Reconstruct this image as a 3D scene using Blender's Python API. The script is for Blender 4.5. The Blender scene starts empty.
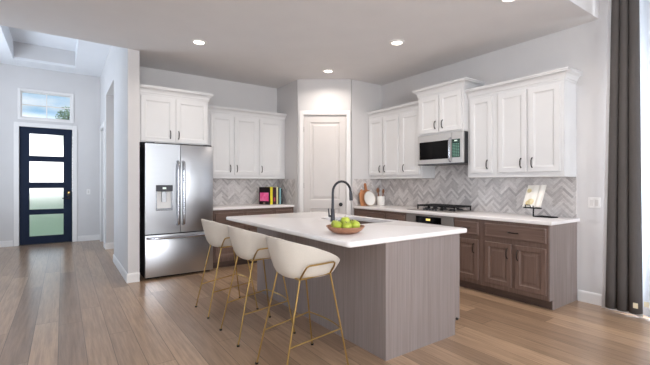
import bpy, bmesh, math, random
from mathutils import Vector, Matrix
random.seed(7)
PI = math.pi
S = bpy.context.scene
COL = S.collection

# ------------------------------------------------------------------ camera
CAMZ = 1.31
cam_d = bpy.data.cameras.new('camera')
cam_d.sensor_fit = 'HORIZONTAL'
cam_d.sensor_width = 36.0
cam_d.lens = 36.0 * 372.5 / 650.0
cam_d.shift_y = 0.0
cam_d.clip_start = 0.05
cam = bpy.data.objects.new('camera', cam_d)
COL.objects.link(cam)
cam.location = (0, 0, CAMZ)
cam.rotation_euler = (PI / 2, 0, -math.radians(35.13))
S.camera = cam

# ------------------------------------------------------------------ world: pale blue sky with soft clouds
W = bpy.data.worlds.new('sky')
S.world = W
W.use_nodes = True
wn, wl = W.node_tree.nodes, W.node_tree.links
wn.clear()
w_out = wn.new('ShaderNodeOutputWorld')
w_bg = wn.new('ShaderNodeBackground')
w_bg.inputs['Strength'].default_value = 1.0
w_tc = wn.new('ShaderNodeTexCoord')
w_map = wn.new('ShaderNodeMapping')
w_map.inputs['Scale'].default_value = (1.0, 1.0, 3.0)
w_map.inputs['Location'].default_value = (0.30, 0.1, 0.2)
w_noise = wn.new('ShaderNodeTexNoise')
w_noise.inputs['Scale'].default_value = 5.0
w_noise.inputs['Detail'].default_value = 5.0
w_ramp = wn.new('ShaderNodeValToRGB')
w_ramp.color_ramp.elements[0].position = 0.42
w_ramp.color_ramp.elements[0].color = (0.33, 0.60, 0.86, 1)
w_ramp.color_ramp.elements[1].position = 0.55
w_ramp.color_ramp.elements[1].color = (0.85, 0.93, 1.0, 1)
wl.new(w_tc.outputs['Generated'], w_map.inputs['Vector'])
wl.new(w_map.outputs['Vector'], w_noise.inputs['Vector'])
wl.new(w_noise.outputs['Fac'], w_ramp.inputs['Fac'])
w_sep = wn.new('ShaderNodeSeparateXYZ')
w_haze = wn.new('ShaderNodeMapRange')
w_haze.inputs['From Min'].default_value = 0.085
w_haze.inputs['From Max'].default_value = 0.15
w_mix = wn.new('ShaderNodeMix')
w_mix.data_type = 'RGBA'
w_mix.inputs[6].default_value = (2.7, 2.75, 2.8, 1)
wl.new(w_tc.outputs['Generated'], w_sep.inputs[0])
wl.new(w_sep.outputs['Z'], w_haze.inputs['Value'])
wl.new(w_haze.outputs['Result'], w_mix.inputs[0])
wl.new(w_ramp.outputs['Color'], w_mix.inputs[7])
wl.new(w_mix.outputs[2], w_bg.inputs['Color'])
wl.new(w_bg.outputs['Background'], w_out.inputs['Surface'])


def area_light(name, loc, target, sx, sy, energy, col):
    d = bpy.data.lights.new(name, 'AREA')
    d.shape = 'RECTANGLE'
    d.size, d.size_y, d.energy, d.color = sx, sy, energy, col
    o = bpy.data.objects.new(name, d)
    COL.objects.link(o)
    o.location = loc
    v = Vector(target) - Vector(loc)
    o.rotation_euler = v.to_track_quat('-Z', 'Y').to_euler()
    return o


DAY = (0.93, 0.955, 1.0)
# daylight outside the rear window and sliding door, plus two added fill lights
area_light('daylight_rear_window', (-0.5, -4.9, 1.3), (-0.5, 0, 3.0), 3.9, 2.4, 420, DAY)
area_light('added_fill_left', (-3.2, -0.6, 1.2), (0, -0.6, 2.6), 3.4, 2.3, 20, DAY)  # added fill through an unseen left window
area_light('daylight_sliding_door', (5.6, -0.1, 1.3), (0, -0.1, 2.4), 2.8, 2.6, 330, DAY)
area_light('added_fill_entry', (-3.0, 7.6, 1.1), (0.0, 7.6, 3.4), 2.4, 2.2, 170, (0.66, 0.81, 1.0))  # added bluish fill to light the entry from an unseen window
DOWN_POWER = 9.0
DOWN_COL = (1.0, 0.91, 0.83)
S.view_settings.view_transform = 'Standard'
S.view_settings.look = 'None'
S.view_settings.gamma = 1.0
S.view_settings.use_curve_mapping = False
S.view_settings.exposure = 0.10


# ------------------------------------------------------------------ materials
def lin(c):
    out = []
    for v in c[:3]:
        v = v / 255.0
        out.append(v / 12.92 if v <= 0.04045 else ((v + 0.055) / 1.055) ** 2.4)
    return tuple(out) + (1.0,)


def mat(name, rgb, rough=0.5, metal=0.0, var=0.06, scale=(8, 8, 8), bump=0.0, rgb2=None, detail=3.0, spec=None, coat=0.0):
    m = bpy.data.materials.new(name)
    m.use_nodes = True
    n, l = m.node_tree.nodes, m.node_tree.links
    b = n['Principled BSDF']
    b.inputs['Roughness'].default_value = rough
    b.inputs['Metallic'].default_value = metal
    if spec is not None:
        b.inputs['Specular IOR Level'].default_value = spec
    if coat:
        b.inputs['Coat Weight'].default_value = coat
        b.inputs['Coat Roughness'].default_value = 0.15
    tc = n.new('ShaderNodeTexCoord')
    mp = n.new('ShaderNodeMapping')
    mp.inputs['Scale'].default_value = scale
    nz = n.new('ShaderNodeTexNoise')
    nz.inputs['Scale'].default_value = 1.0
    nz.inputs['Detail'].default_value = detail
    rp = n.new('ShaderNodeValToRGB')
    c = lin(rgb)
    if rgb2 is None:
        a1 = tuple(v * (1 - var) for v in c[:3]) + (1,)
        a2 = tuple(min(1, v * (1 + var)) for v in c[:3]) + (1,)
    else:
        a1, a2 = c, lin(rgb2)
    rp.color_ramp.elements[0].position = 0.3
    rp.color_ramp.elements[0].color = a1
    rp.color_ramp.elements[1].position = 0.7
    rp.color_ramp.elements[1].color = a2
    l.new(tc.outputs['Object'], mp.inputs['Vector'])
    l.new(mp.outputs['Vector'], nz.inputs['Vector'])
    l.new(nz.outputs['Fac'], rp.inputs['Fac'])
    l.new(rp.outputs['Color'], b.inputs['Base Color'])
    if bump:
        bp = n.new('ShaderNodeBump')
        bp.inputs['Strength'].default_value = bump
        bp.inputs['Distance'].default_value = 0.01
        l.new(nz.outputs['Fac'], bp.inputs['Height'])
        l.new(bp.outputs['Normal'], b.inputs['Normal'])
    return m


def emit_mat(name, rgb, strength):
    m = mat(name, rgb, 0.5)
    b = m.node_tree.nodes['Principled BSDF']
    b.inputs['Emission Color'].default_value = lin(rgb)
    b.inputs['Emission Strength'].default_value = strength
    return m


def glass_mat(name, tint=(1, 1, 1, 1), refl=0.08):
    m = bpy.data.materials.new(name)
    m.use_nodes = True
    n, l = m.node_tree.nodes, m.node_tree.links
    n.clear()
    o = n.new('ShaderNodeOutputMaterial')
    t = n.new('ShaderNodeBsdfTransparent')
    t.inputs['Color'].default_value = tint
    g = n.new('ShaderNodeBsdfGlossy')
    g.inputs['Roughness'].default_value = 0.02
    x = n.new('ShaderNodeMixShader')
    x.inputs['Fac'].default_value = refl
    l.new(t.outputs[0], x.inputs[1])
    l.new(g.outputs[0], x.inputs[2])
    l.new(x.outputs[0], o.inputs['Surface'])
    return m


def wood_mat(name, dark, light, axis='Z', rough=0.45, fine=70.0, lng=2.2, bump=0.08):
    sc = {'X': (lng, fine, fine), 'Y': (fine, lng, fine), 'Z': (fine, fine, lng)}[axis]
    return mat(name, dark, rough, 0, 0, sc, bump, light, 4.0)


def floor_material():
    m = bpy.data.materials.new('oak_plank_floor')
    m.use_nodes = True
    n, l = m.node_tree.nodes, m.node_tree.links
    b = n['Principled BSDF']

    def math_n(op, a, bb=None, clamp=False):
        q = n.new('ShaderNodeMath')
        q.operation = op
        q.use_clamp = clamp
        for k, v in ((0, a), (1, bb)):
            if v is None:
                continue
            if isinstance(v, (int, float)):
                q.inputs[k].default_value = v
            else:
                l.new(v, q.inputs[k])
        return q.outputs[0]
    PW, PL = 0.178, 2.4
    tc = n.new('ShaderNodeTexCoord')
    sp = n.new('ShaderNodeSeparateXYZ')
    l.new(tc.outputs['Object'], sp.inputs[0])
    xr = math_n('DIVIDE', math_n('ADD', sp.outputs['X'], 0.03), PW)
    row = math_n('FLOOR', xr)
    xf = math_n('FRACT', xr)
    w1 = n.new('ShaderNodeTexWhiteNoise')
    w1.noise_dimensions = '1D'
    l.new(row, w1.inputs['W'])
    yr = math_n('ADD', math_n('DIVIDE', sp.outputs['Y'], PL), math_n('MULTIPLY', w1.outputs['Value'], 7.3))
    colm = math_n('FLOOR', yr)
    yf = math_n('FRACT', yr)
    cb = n.new('ShaderNodeCombineXYZ')
    l.new(row, cb.inputs[0])
    l.new(colm, cb.inputs[1])
    w2 = n.new('ShaderNodeTexWhiteNoise')
    w2.noise_dimensions = '2D'
    l.new(cb.outputs[0], w2.inputs['Vector'])
    rp = n.new('ShaderNodeValToRGB')
    cr = rp.color_ramp
    cr.elements[0].position = 0.0
    cr.elements[0].color = lin((154, 126, 102))
    cr.elements[1].position = 1.0
    cr.elements[1].color = lin((194, 162, 132))
    e = cr.elements.new(0.5)
    e.color = lin((174, 144, 116))
    l.new(w2.outputs['Value'], rp.inputs['Fac'])
    # grain along the plank
    gv = n.new('ShaderNodeCombineXYZ')
    l.new(math_n('MULTIPLY', sp.outputs['X'], 46.0), gv.inputs[0])
    l.new(math_n('MULTIPLY', sp.outputs['Y'], 2.4), gv.inputs[1])
    l.new(math_n('MULTIPLY', w2.outputs['Value'], 37.0), gv.inputs[2])
    gn = n.new('ShaderNodeTexNoise')
    gn.inputs['Scale'].default_value = 1.0
    gn.inputs['Detail'].default_value = 5.0
    gn.inputs['Roughness'].default_value = 0.65
    l.new(gv.outputs[0], gn.inputs['Vector'])
    gr = n.new('ShaderNodeValToRGB')
    gr.color_ramp.elements[0].position = 0.32
    gr.color_ramp.elements[0].color = (0.50, 0.48, 0.46, 1)
    gr.color_ramp.elements[1].position = 0.62
    gr.color_ramp.elements[1].color = (1.10, 1.10, 1.10, 1)
    l.new(gn.outputs['Fac'], gr.inputs['Fac'])
    mx = n.new('ShaderNodeMix')
    mx.data_type = 'RGBA'
    mx.blend_type = 'MULTIPLY'
    mx.inputs[0].default_value = 0.6
    l.new(rp.outputs['Color'], mx.inputs[6])
    l.new(gr.outputs['Color'], mx.inputs[7])
    # plank joints
    ex = math_n('MULTIPLY', math_n('MINIMUM', xf, math_n('SUBTRACT', 1.0, xf)), PW)
    ey = math_n('MULTIPLY', math_n('MINIMUM', yf, math_n('SUBTRACT', 1.0, yf)), PL)
    edge = math_n('MINIMUM', ex, ey)
    joint = math_n('LESS_THAN', edge, 0.0022)
    mj = n.new('ShaderNodeMix')
    mj.data_type = 'RGBA'
    l.new(math_n('MULTIPLY', joint, 0.75), mj.inputs[0])
    l.new(mx.outputs[2], mj.inputs[6])
    mj.inputs[7].default_value = lin((66, 50, 40))
    l.new(mj.outputs[2], b.inputs['Base Color'])
    b.inputs['Roughness'].default_value = 0.34
    b.inputs['Coat Weight'].default_value = 0.45
    b.inputs['Coat Roughness'].default_value = 0.2
    bp = n.new('ShaderNodeBump')
    bp.inputs['Strength'].default_value = 0.06
    bp.inputs['Distance'].default_value = 0.004
    l.new(gn.outputs['Fac'], bp.inputs['Height'])
    l.new(bp.outputs['Normal'], b.inputs['Normal'])
    return m


def tile_material():
    m = bpy.data.materials.new('herringbone_marble_tile')
    m.use_nodes = True
    n, l = m.node_tree.nodes, m.node_tree.links
    b = n['Principled BSDF']
    b.inputs['Roughness'].default_value = 0.3
    at = n.new('ShaderNodeAttribute')
    at.attribute_name = 'tile'
    rp = n.new('ShaderNodeValToRGB')
    rp.color_ramp.elements[0].color = lin((182, 177, 176))
    rp.color_ramp.elements[1].color = lin((228, 224, 222))
    e = rp.color_ramp.elements.new(0.5)
    e.color = lin((212, 207, 205))
    l.new(at.outputs['Fac'], rp.inputs['Fac'])
    tc = n.new('ShaderNodeTexCoord')
    nz = n.new('ShaderNodeTexNoise')
    nz.inputs['Scale'].default_value = 26.0
    nz.inputs['Detail'].default_value = 4.0
    nz.inputs['Distortion'].default_value = 0.8
    l.new(tc.outputs['Object'], nz.inputs['Vector'])
    r2 = n.new('ShaderNodeValToRGB')
    r2.color_ramp.elements[0].position = 0.35
    r2.color_ramp.elements[0].color = (0.82, 0.80, 0.80, 1)
    r2.color_ramp.elements[1].position = 0.6
    r2.color_ramp.elements[1].color = (1, 1, 1, 1)
    l.new(nz.outputs['Fac'], r2.inputs['Fac'])
    mx = n.new('ShaderNodeMix')
    mx.data_type = 'RGBA'
    mx.blend_type = 'MULTIPLY'
    mx.inputs[0].default_value = 0.7
    l.new(rp.outputs['Color'], mx.inputs[6])
    l.new(r2.outputs['Color'], mx.inputs[7])
    l.new(mx.outputs[2], b.inputs['Base Color'])
    return m


M = {}
M['wall'] = mat('pale_grey_wall_paint', (213, 211, 211), 0.85, var=0.015, scale=(3, 3, 3))
M['ceiling'] = mat('ceiling_paint', (224, 222, 222), 0.9, var=0.015, scale=(3, 3, 3))
M['white_ceiling'] = mat('entry_ceiling_paint', (232, 233, 236), 0.9, var=0.01, scale=(3, 3, 3))
M['trim'] = mat('white_trim_paint', (233, 231, 230), 0.45, var=0.01)
M['cab_white'] = mat('white_cabinet_paint', (214, 214, 215), 0.4, var=0.012, scale=(5, 5, 5))
M['pantry'] = mat('pantry_door_paint', (210, 205, 202), 0.45, var=0.012, scale=(5, 5, 5))
M['floor'] = floor_material()
M['wood'] = wood_mat('taupe_stained_cabinet_wood', (100, 80, 71), (120, 98, 88))
M['wood_h'] = wood_mat('taupe_stained_drawer_wood', (100, 80, 71), (120, 98, 88), 'X')
M['lit_panel'] = wood_mat('window_lit_taupe_wood', (130, 118, 114), (146, 134, 130), 'Z', 0.5, 55, 1.6)  # cabinet wood again, with window light put into a greyer tone
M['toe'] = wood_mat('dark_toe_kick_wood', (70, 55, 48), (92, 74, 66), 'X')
M['quartz'] = mat('white_quartz', (240, 236, 235), 0.22, var=0.015, scale=(14, 14, 14), detail=6)
M['steel'] = mat('brushed_stainless_steel', (182, 184, 188), 0.30, 1.0, 0.02, (4, 4, 220))
M['steel_soft'] = mat('satin_stainless_front', (192, 190, 189), 0.4, 0.4, 0.03, (4, 4, 220), 0.02)
M['oven_steel'] = mat('grey_oven_steel', (142, 136, 132), 0.45, 0.4, 0.03, (4, 4, 220))
M['steel_v'] = mat('polished_steel_bar', (176, 180, 188), 0.2, 1.0, 0.03, (60, 60, 2))
M['sink'] = mat('dark_brushed_sink_steel', (96, 99, 106), 0.4, 0.7, 0.04, (60, 4, 4))
M['steel_dark'] = mat('dark_steel', (70, 70, 74), 0.35, 0.8, 0.05)
M['black_glass'] = mat('black_glass', (6, 6, 7), 0.12, 0, 0.1, spec=0.2)
M['black'] = mat('matte_black_metal', (24, 23, 24), 0.45, 0.3, 0.1)
M['gap'] = mat('dark_recess', (16, 15, 15), 0.8)
M['iron'] = mat('cast_iron_grate', (28, 28, 30), 0.55, 0.2, 0.1, (60, 60, 60), 0.1)
M['pull'] = mat('bronze_pull_metal', (46, 42, 41), 0.35, 0.7, 0.05)
M['brass'] = mat('brushed_brass', (176, 146, 90), 0.3, 1.0, 0.06, (40, 40, 8))
M['gunmetal'] = mat('gunmetal_faucet', (62, 62, 66), 0.32, 0.85, 0.05)
M['seat_fabric'] = mat('cream_upholstery', (203, 195, 184), 0.75, 0, 0.025, (120, 120, 120), 0.04)
M['navy'] = mat('navy_door_paint', (22, 35, 58), 0.6, 0, 0.04, spec=0.2)
M['clear'] = glass_mat('clear_window_glass')
M['curtain'] = mat('charcoal_curtain_fabric', (84, 79, 77), 0.9, 0, 0.05, (160, 160, 20), 0.08)
M['lining'] = mat('white_curtain_lining', (238, 238, 240), 0.85, 0, 0.02, (160, 160, 20), 0.03)
M['cream_square'] = mat('plain_cream', (240, 230, 200), 0.8)
M['apple'] = mat('green_apple_skin', (160, 180, 44), 0.35, 0, 0, (14, 14, 14), 0, (196, 206, 84))
M['stem'] = mat('brown_stem', (86, 62, 36), 0.7)
M['bowl'] = wood_mat('turned_bowl_wood', (142, 96, 72), (182, 134, 104), 'X', 0.5, 26, 5)
M['board'] = wood_mat('cutting_board_wood', (150, 92, 56), (190, 130, 88), 'Z', 0.5, 40, 4)
M['board2'] = wood_mat('pale_cutting_board_wood', (178, 118, 80), (206, 150, 108), 'Z', 0.5, 40, 4)
M['ceramic'] = mat('white_ceramic', (238, 236, 232), 0.25, 0, 0.01)
M['wicker'] = mat('woven_plate_rim', (196, 186, 174), 0.7, 0, 0.06, (90, 90, 90), 0.2)
M['utensil'] = wood_mat('utensil_wood', (122, 76, 46), (160, 108, 70), 'Z', 0.55, 40, 6)
M['paper'] = mat('book_paper', (240, 236, 224), 0.8, 0, 0.02, (2, 2, 300))
M['plastic_white'] = mat('white_plastic', (236, 234, 232), 0.35, 0, 0.01)
M['rocker'] = mat('off_white_rocker', (216, 213, 210), 0.4, 0, 0.01)
M['lamp_glow'] = emit_mat('lit_downlight_lens', (255, 244, 230), 9.0)
M['display'] = emit_mat('lit_oven_display', (255, 226, 130), 0.7)
M['keys'] = emit_mat('lit_green_keypad_keys', (104, 150, 132), 0.04)
M['key_white'] = emit_mat('lit_white_key_display', (220, 235, 225), 0.25)
M['keypad'] = mat('dark_green_keypad', (22, 54, 46), 0.2)
M['lawn'] = mat('lawn_grass', (140, 160, 124), 0.95, 0, 0.2, (6, 6, 6), 0)
M['patio'] = mat('pale_patio_ground', (226, 216, 196), 0.9, 0, 0.06, (2, 2, 2))
M['leaf'] = mat('tree_leaf', (120, 150, 112), 0.7, 0, 0.3, (3, 3, 3))
M['bark'] = mat('tree_bark', (92, 74, 58), 0.9, 0, 0.2, (10, 10, 3), 0.2)
M['tile'] = tile_material()
M['grout'] = mat('light_grey_grout', (226, 222, 220), 0.9)

# frosted glass for the front door
fm = bpy.data.materials.new('frosted_door_glass')
fm.use_nodes = True
_b = fm.node_tree.nodes['Principled BSDF']
_b.inputs['Base Color'].default_value = (0.97, 0.985, 0.98, 1)
_b.inputs['Transmission Weight'].default_value = 1.0
_b.inputs['Roughness'].default_value = 0.32
_b.inputs['IOR'].default_value = 1.15
_nz = fm.node_tree.nodes.new('ShaderNodeTexNoise')
_nz.inputs['Scale'].default_value = 60.0
_bp = fm.node_tree.nodes.new('ShaderNodeBump')
_bp.inputs['Strength'].default_value = 0.05
fm.node_tree.links.new(_nz.outputs['Fac'], _bp.inputs['Height'])
fm.node_tree.links.new(_bp.outputs['Normal'], _b.inputs['Normal'])
M['frost'] = fm

# sheer white curtain: mixes diffuse, translucent
sm = bpy.data.materials.new('sheer_white_curtain')
sm.use_nodes = True
_n, _l = sm.node_tree.nodes, sm.node_tree.links
_b = _n['Principled BSDF']
_b.inputs['Base Color'].default_value = (0.86, 0.89, 0.93, 1)
_b.inputs['Roughness'].default_value = 0.9
_t = _n.new('ShaderNodeBsdfTranslucent')
_t.inputs['Color'].default_value = (0.86, 0.90, 0.95, 1)
_x = _n.new('ShaderNodeMixShader')
_x.inputs['Fac'].default_value = 0.28
_w = _n.new('ShaderNodeTexNoise')
_w.inputs['Scale'].default_value = 200
_bp = _n.new('ShaderNodeBump')
_bp.inputs['Strength'].default_value = 0.05
_l.new(_w.outputs['Fac'], _bp.inputs['Height'])
_l.new(_bp.outputs['Normal'], _b.inputs['Normal'])
_l.new(_b.outputs[0], _x.inputs[1])
_l.new(_t.outputs[0], _x.inputs[2])
_l.new(_x.outputs[0], _n['Material Output'].inputs['Surface'])
M['sheer'] = sm


# ------------------------------------------------------------------ mesh builder
class MB:
    def __init__(self):
        self.bm = bmesh.new()

    def box(self, x0, x1, y0, y1, z0, z1, bevel=0.0, seg=1):
        bm = self.bm
        vs = [bm.verts.new((x, y, z)) for x in (x0, x1) for y in (y0, y1) for z in (z0, z1)]
        fs = []
        for q in ((0, 1, 3, 2), (4, 6, 7, 5), (0, 4, 5, 1), (2, 3, 7, 6), (0, 2, 6, 4), (1, 5, 7, 3)):
            fs.append(bm.faces.new([vs[i] for i in q]))
        if bevel > 0:
            es = list({e for f in fs for e in f.edges})
            bmesh.ops.bevel(bm, geom=es, offset=bevel, segments=seg, profile=0.5, affect='EDGES')
        return self

    def tube(self, pts, r, closed=False, n=8, cap=True, radii=None):
        bm = self.bm
        P = [Vector(p) for p in pts]
        N = len(P)
        rings = []
        prev_n = None
        for i in range(N):
            if closed:
                t = (P[(i + 1) % N] - P[i - 1]).normalized()
            elif i == 0:
                t = (P[1] - P[0]).normalized()
            elif i == N - 1:
                t = (P[-1] - P[-2]).normalized()
            else:
                t = ((P[i + 1] - P[i]).normalized() + (P[i] - P[i - 1]).normalized()).normalized()
            if prev_n is None:
                up = Vector((0, 0, 1)) if abs(t.z) < 0.9 else Vector((1, 0, 0))
                nn = (up - t * up.dot(t)).normalized()
            else:
                nn = (prev_n - t * prev_n.dot(t)).normalized()
            prev_n = nn
            bn = t.cross(nn)
            rr = radii[i] if radii else r
            rings.append([bm.verts.new(P[i] + (nn * math.cos(2 * PI * k / n) + bn * math.sin(2 * PI * k / n)) * rr) for k in range(n)])
        for i in range(N if closed else N - 1):
            a, b = rings[i], rings[(i + 1) % N]
            for k in range(n):
                bm.faces.new((a[k], a[(k + 1) % n], b[(k + 1) % n], b[k]))
        if cap and not closed:
            bm.faces.new(list(reversed(rings[0])))
            bm.faces.new(rings[-1])
        return self

    def lathe(self, prof, c=(0, 0, 0), n=24, axis='Z', wob=None):
        bm = self.bm
        rings = []
        for (r, z) in prof:
            if r < 1e-6:
                rings.append([bm.verts.new(self._ax(0, 0, z, c, axis))])
            else:
                rings.append([bm.verts.new(self._ax(r * math.cos(2 * PI * k / n), r * math.sin(2 * PI * k / n), z, c, axis)) for k in range(n)])
        for a, b in zip(rings, rings[1:]):
            for k in range(n):
                k2 = (k + 1) % n
                if len(a) == 1 and len(b) == 1:
                    continue
                if len(a) == 1:
                    bm.faces.new((a[0], b[k2], b[k]))
                elif len(b) == 1:
                    bm.faces.new((a[k], a[k2], b[0]))
                else:
                    bm.faces.new((a[k], a[k2], b[k2], b[k]))
        return self

    def _ax(self, x, y, z, c, axis):
        if axis == 'Z':
            return (c[0] + x, c[1] + y, c[2] + z)
        if axis == 'Y':
            return (c[0] + x, c[1] + z, c[2] + y)
        return (c[0] + z, c[1] + x, c[2] + y)

    def prism(self, poly, lo, hi, axis='Z'):
        """poly in the plane across `axis`, pushed from lo to hi along it"""
        bm = self.bm

        def pt(p, h):
            if axis == 'Z':
                return (p[0], p[1], h)
            if axis == 'Y':
                return (p[0], h, p[1])
            return (h, p[0], p[1])
        a = [bm.verts.new(pt(p, lo)) for p in poly]
        b = [bm.verts.new(pt(p, hi)) for p in poly]
        bm.faces.new(list(reversed(a)))
        bm.faces.new(b)
        N = len(poly)
        for i in range(N):
            j = (i + 1) % N
            bm.faces.new((a[i], a[j], b[j], b[i]))
        return self

    def sweep(self, path, prof):
        """closed profile of (out, z) carried along a plan path; out is to the right of travel, mitred"""
        bm = self.bm
        P = [Vector((p[0], p[1])) for p in path]
        N = len(P)
        rings = []
        for i in range(N):
            ns = []
            for a, b in ((i - 1, i), (i, i + 1)):
                if a >= 0 and b < N:
                    d = (P[b] - P[a]).normalized()
                    ns.append(Vector((d.y, -d.x)))
            if len(ns) == 2:
                v = ns[0] + ns[1]
                v = v / max(0.2, (1 + ns[0].dot(ns[1])))
            else:
                v = ns[0]
            rings.append([bm.verts.new((P[i].x + v.x * o, P[i].y + v.y * o, z)) for (o, z) in prof])
        k = len(prof)
        for a, b in zip(rings, rings[1:]):
            for j in range(k):
                bm.faces.new((a[j], a[(j + 1) % k], b[(j + 1) % k], b[j]))
        bm.faces.new(list(reversed(rings[0])))
        bm.faces.new(rings[-1])
        return self

    def panel(self, x0, x1, z0, z1, prof, back):
        """door or drawer front facing -y: prof = [(inset, y)], from the outer edge to the middle"""
        bm = self.bm
        full = [(0.0, back)] + prof
        rings = []
        for (i, y) in full:
            rings.append([bm.verts.new(p) for p in ((x0 + i, y, z0 + i), (x1 - i, y, z0 + i), (x1 - i, y, z1 - i), (x0 + i, y, z1 - i))])
        for a, b in zip(rings, rings[1:]):
            for k in range(4):
                bm.faces.new((a[k], a[(k + 1) % 4], b[(k + 1) % 4], b[k]))
        bm.faces.new(rings[-1])
        bm.faces.new(list(reversed(rings[0])))
        return self

    def move(self, mtx):
        bmesh.ops.transform(self.bm, matrix=mtx, verts=self.bm.verts)
        return self

    def build(self, name, m, parent=None, smooth=True, angle=35.0, recalc=True):
        if recalc:
            bmesh.ops.recalc_face_normals(self.bm, faces=self.bm.faces)
        me = bpy.data.meshes.new(name)
        self.bm.to_mesh(me)
        self.bm.free()
        me.materials.append(m)
        if smooth:
            me.polygons.foreach_set('use_smooth', [True] * len(me.polygons))
            try:
                me.set_sharp_from_angle(angle=math.radians(angle))
            except Exception:
                pass
        o = bpy.data.objects.new(name, me)
        COL.objects.link(o)
        if parent is not None:
            o.parent = parent
        return o


def tag(o, label, cat, group=None, kind=None):
    if label:
        o['label'] = label
    if cat:
        o['category'] = cat
    if group:
        o['group'] = group
    if kind:
        o['kind'] = kind
    return o


def thing(name, label, cat, loc=(0, 0, 0), rz=0.0, group=None):
    o = bpy.data.objects.new(name, None)
    o.empty_display_size = 0.1
    COL.objects.link(o)
    o.location = loc
    o.rotation_euler = (0, 0, rz)
    return tag(o, label, cat, group)


def struct(o, label=None, cat=None):
    o['kind'] = 'structure'
    if label:
        o['label'] = label
    if cat:
        o['category'] = cat
    return o


def copy_tree(o, parent=None):
    c = o.copy()
    COL.objects.link(c)
    if parent is not None:
        c.parent = parent
    for ch in list(o.children):
        copy_tree(ch, c)
    return c


RIGHT = -PI / 2   # local x runs along -Y, local y into the right wall

# ------------------------------------------------------------------ shell
XR, YB, YF = 4.684, 6.17, 9.94
CK, CE, CL = 3.054, 3.722, 3.74        # kitchen, entry, living ceilings
XL, YREAR = -2.7, -4.5
P0, P1 = Vector((3.25, 5.413)), Vector((3.977, 4.89))   # pantry corner wall
HX = 0.692                              # hall wall face
YS = 5.45                               # where the kitchen ceiling ends over the entry
YK = 1.57                               # where the kitchen ceiling ends over the living room

struct(MB().box(XL - 0.2, XR + 0.3, YREAR - 0.2, YF + 0.12, -0.1, 0.0).build('floor', M['floor'], smooth=False),
       'wide oak planks running towards the front door', 'floor')
struct(MB().box(XL, HX, YK, YS, CK, CK + 0.1).box(HX, XR, YK, YS, CK, CK + 0.1).box(0.83, XR, YS, YB, CK, CK + 0.1).box(XL, XR, YK, YK + 0.06, CK + 0.1, CL + 0.1)
       .box(XL, HX, YS - 0.06, YS, CK + 0.1, CE + 0.1).build('ceiling', M['ceiling'], smooth=False),
       'lower flat kitchen ceiling with downlights', 'ceiling')
struct(MB().box(XL, XR + 0.12, YREAR, YK, CL, CL + 0.1).build('ceiling', M['white_ceiling'], smooth=False),
       'higher living room ceiling beyond the kitchen drop', 'ceiling')
# entry ceiling with raised tray
TX0, TX1, TY0, TY1, TZ = -0.79, 0.212, 6.5, 9.45, 4.07
c = MB()
c.box(-2.2, TX0, YS, YF, CE, CE + 0.05).box(TX1, HX + 2.2, YS + 0.001, YF, CE, CE + 0.05)
c.box(TX0, TX1, YS, TY0, CE, CE + 0.05).box(TX0, TX1, TY1, YF, CE, CE + 0.05)
c.box(TX0 - 0.05, TX0, TY0 - 0.05, TY1 + 0.05, CE + 0.05, TZ).box(TX1, TX1 + 0.05, TY0 - 0.05, TY1 + 0.05, CE + 0.05, TZ)
c.box(TX0, TX1, TY0 - 0.05, TY0, CE + 0.05, TZ)
c.box(TX0 - 0.05, TX1 + 0.05, TY0 - 0.05, TY1 + 0.05, TZ, TZ + 0.05)
struct(c.build('ceiling', M['white_ceiling'], smooth=False), 'entry ceiling with a raised rectangular tray', 'ceiling')
struct(MB().box(TX0, TX1, TY1, TY1 + 0.05, CE + 0.05, TZ).build('trim_6', M['wall'], smooth=False))

# right wall with the sliding-door opening
WY0, WY1, WZ = -1.5, 1.30, 3.2
wr = MB().box(XR, XR + 0.14, WY1, YB + 0.14, 0, CL + 0.1).box(XR, XR + 0.14, YREAR, WY0, 0, CL + 0.1).box(XR, XR + 0.14, WY0, WY1, WZ, CL + 0.1)
wall_right = struct(wr.build('wall_right', M['wall'], smooth=False), 'pale grey wall behind the cooktop run', 'wall')
PIERX = 0.83
wall_back = struct(MB().box(PIERX, XR, YB, YB + 0.14, 0, CK + 0.1).build('wall_back', M['wall'], smooth=False), 'pale grey wall behind the fridge and bookcase counter', 'wall')
# pantry corner: two short returns and the wall around the pantry door
dirp = (P1 - P0).normalized()
nrm = Vector((-dirp.y, dirp.x))         # away from the camera
LP = (P1 - P0).length
pa = math.atan2(dirp.y, dirp.x)
wp = MB()
wp.box(P0.x, P0.x + 0.1, P0.y + 0.02, YB, 0, CK)
wp.box(P1.x + 0.02, XR, P1.y, P1.y + 0.1, 0, CK)
DOOR_A, DOOR_B, DOOR_T = 0.095, 0.815, 2.452
q = MB().box(0, DOOR_A, 0, 0.11, 0, CK).box(DOOR_B, LP, 0, 0.11, 0, CK).box(DOOR_A, DOOR_B, 0, 0.11, DOOR_T, CK)
q.move(Matrix.Translation((P0.x, P0.y, 0)) @ Matrix.Rotation(pa, 4, 'Z'))
me_tmp = bpy.data.meshes.new('tmp')
q.bm.to_mesh(me_tmp)
q.bm.free()
wp.bm.from_mesh(me_tmp)
bpy.data.meshes.remove(me_tmp)
wall_pantry = struct(wp.build('wall_pantry', M['wall'], smooth=False), 'angled corner wall around the pantry door', 'wall')
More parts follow.
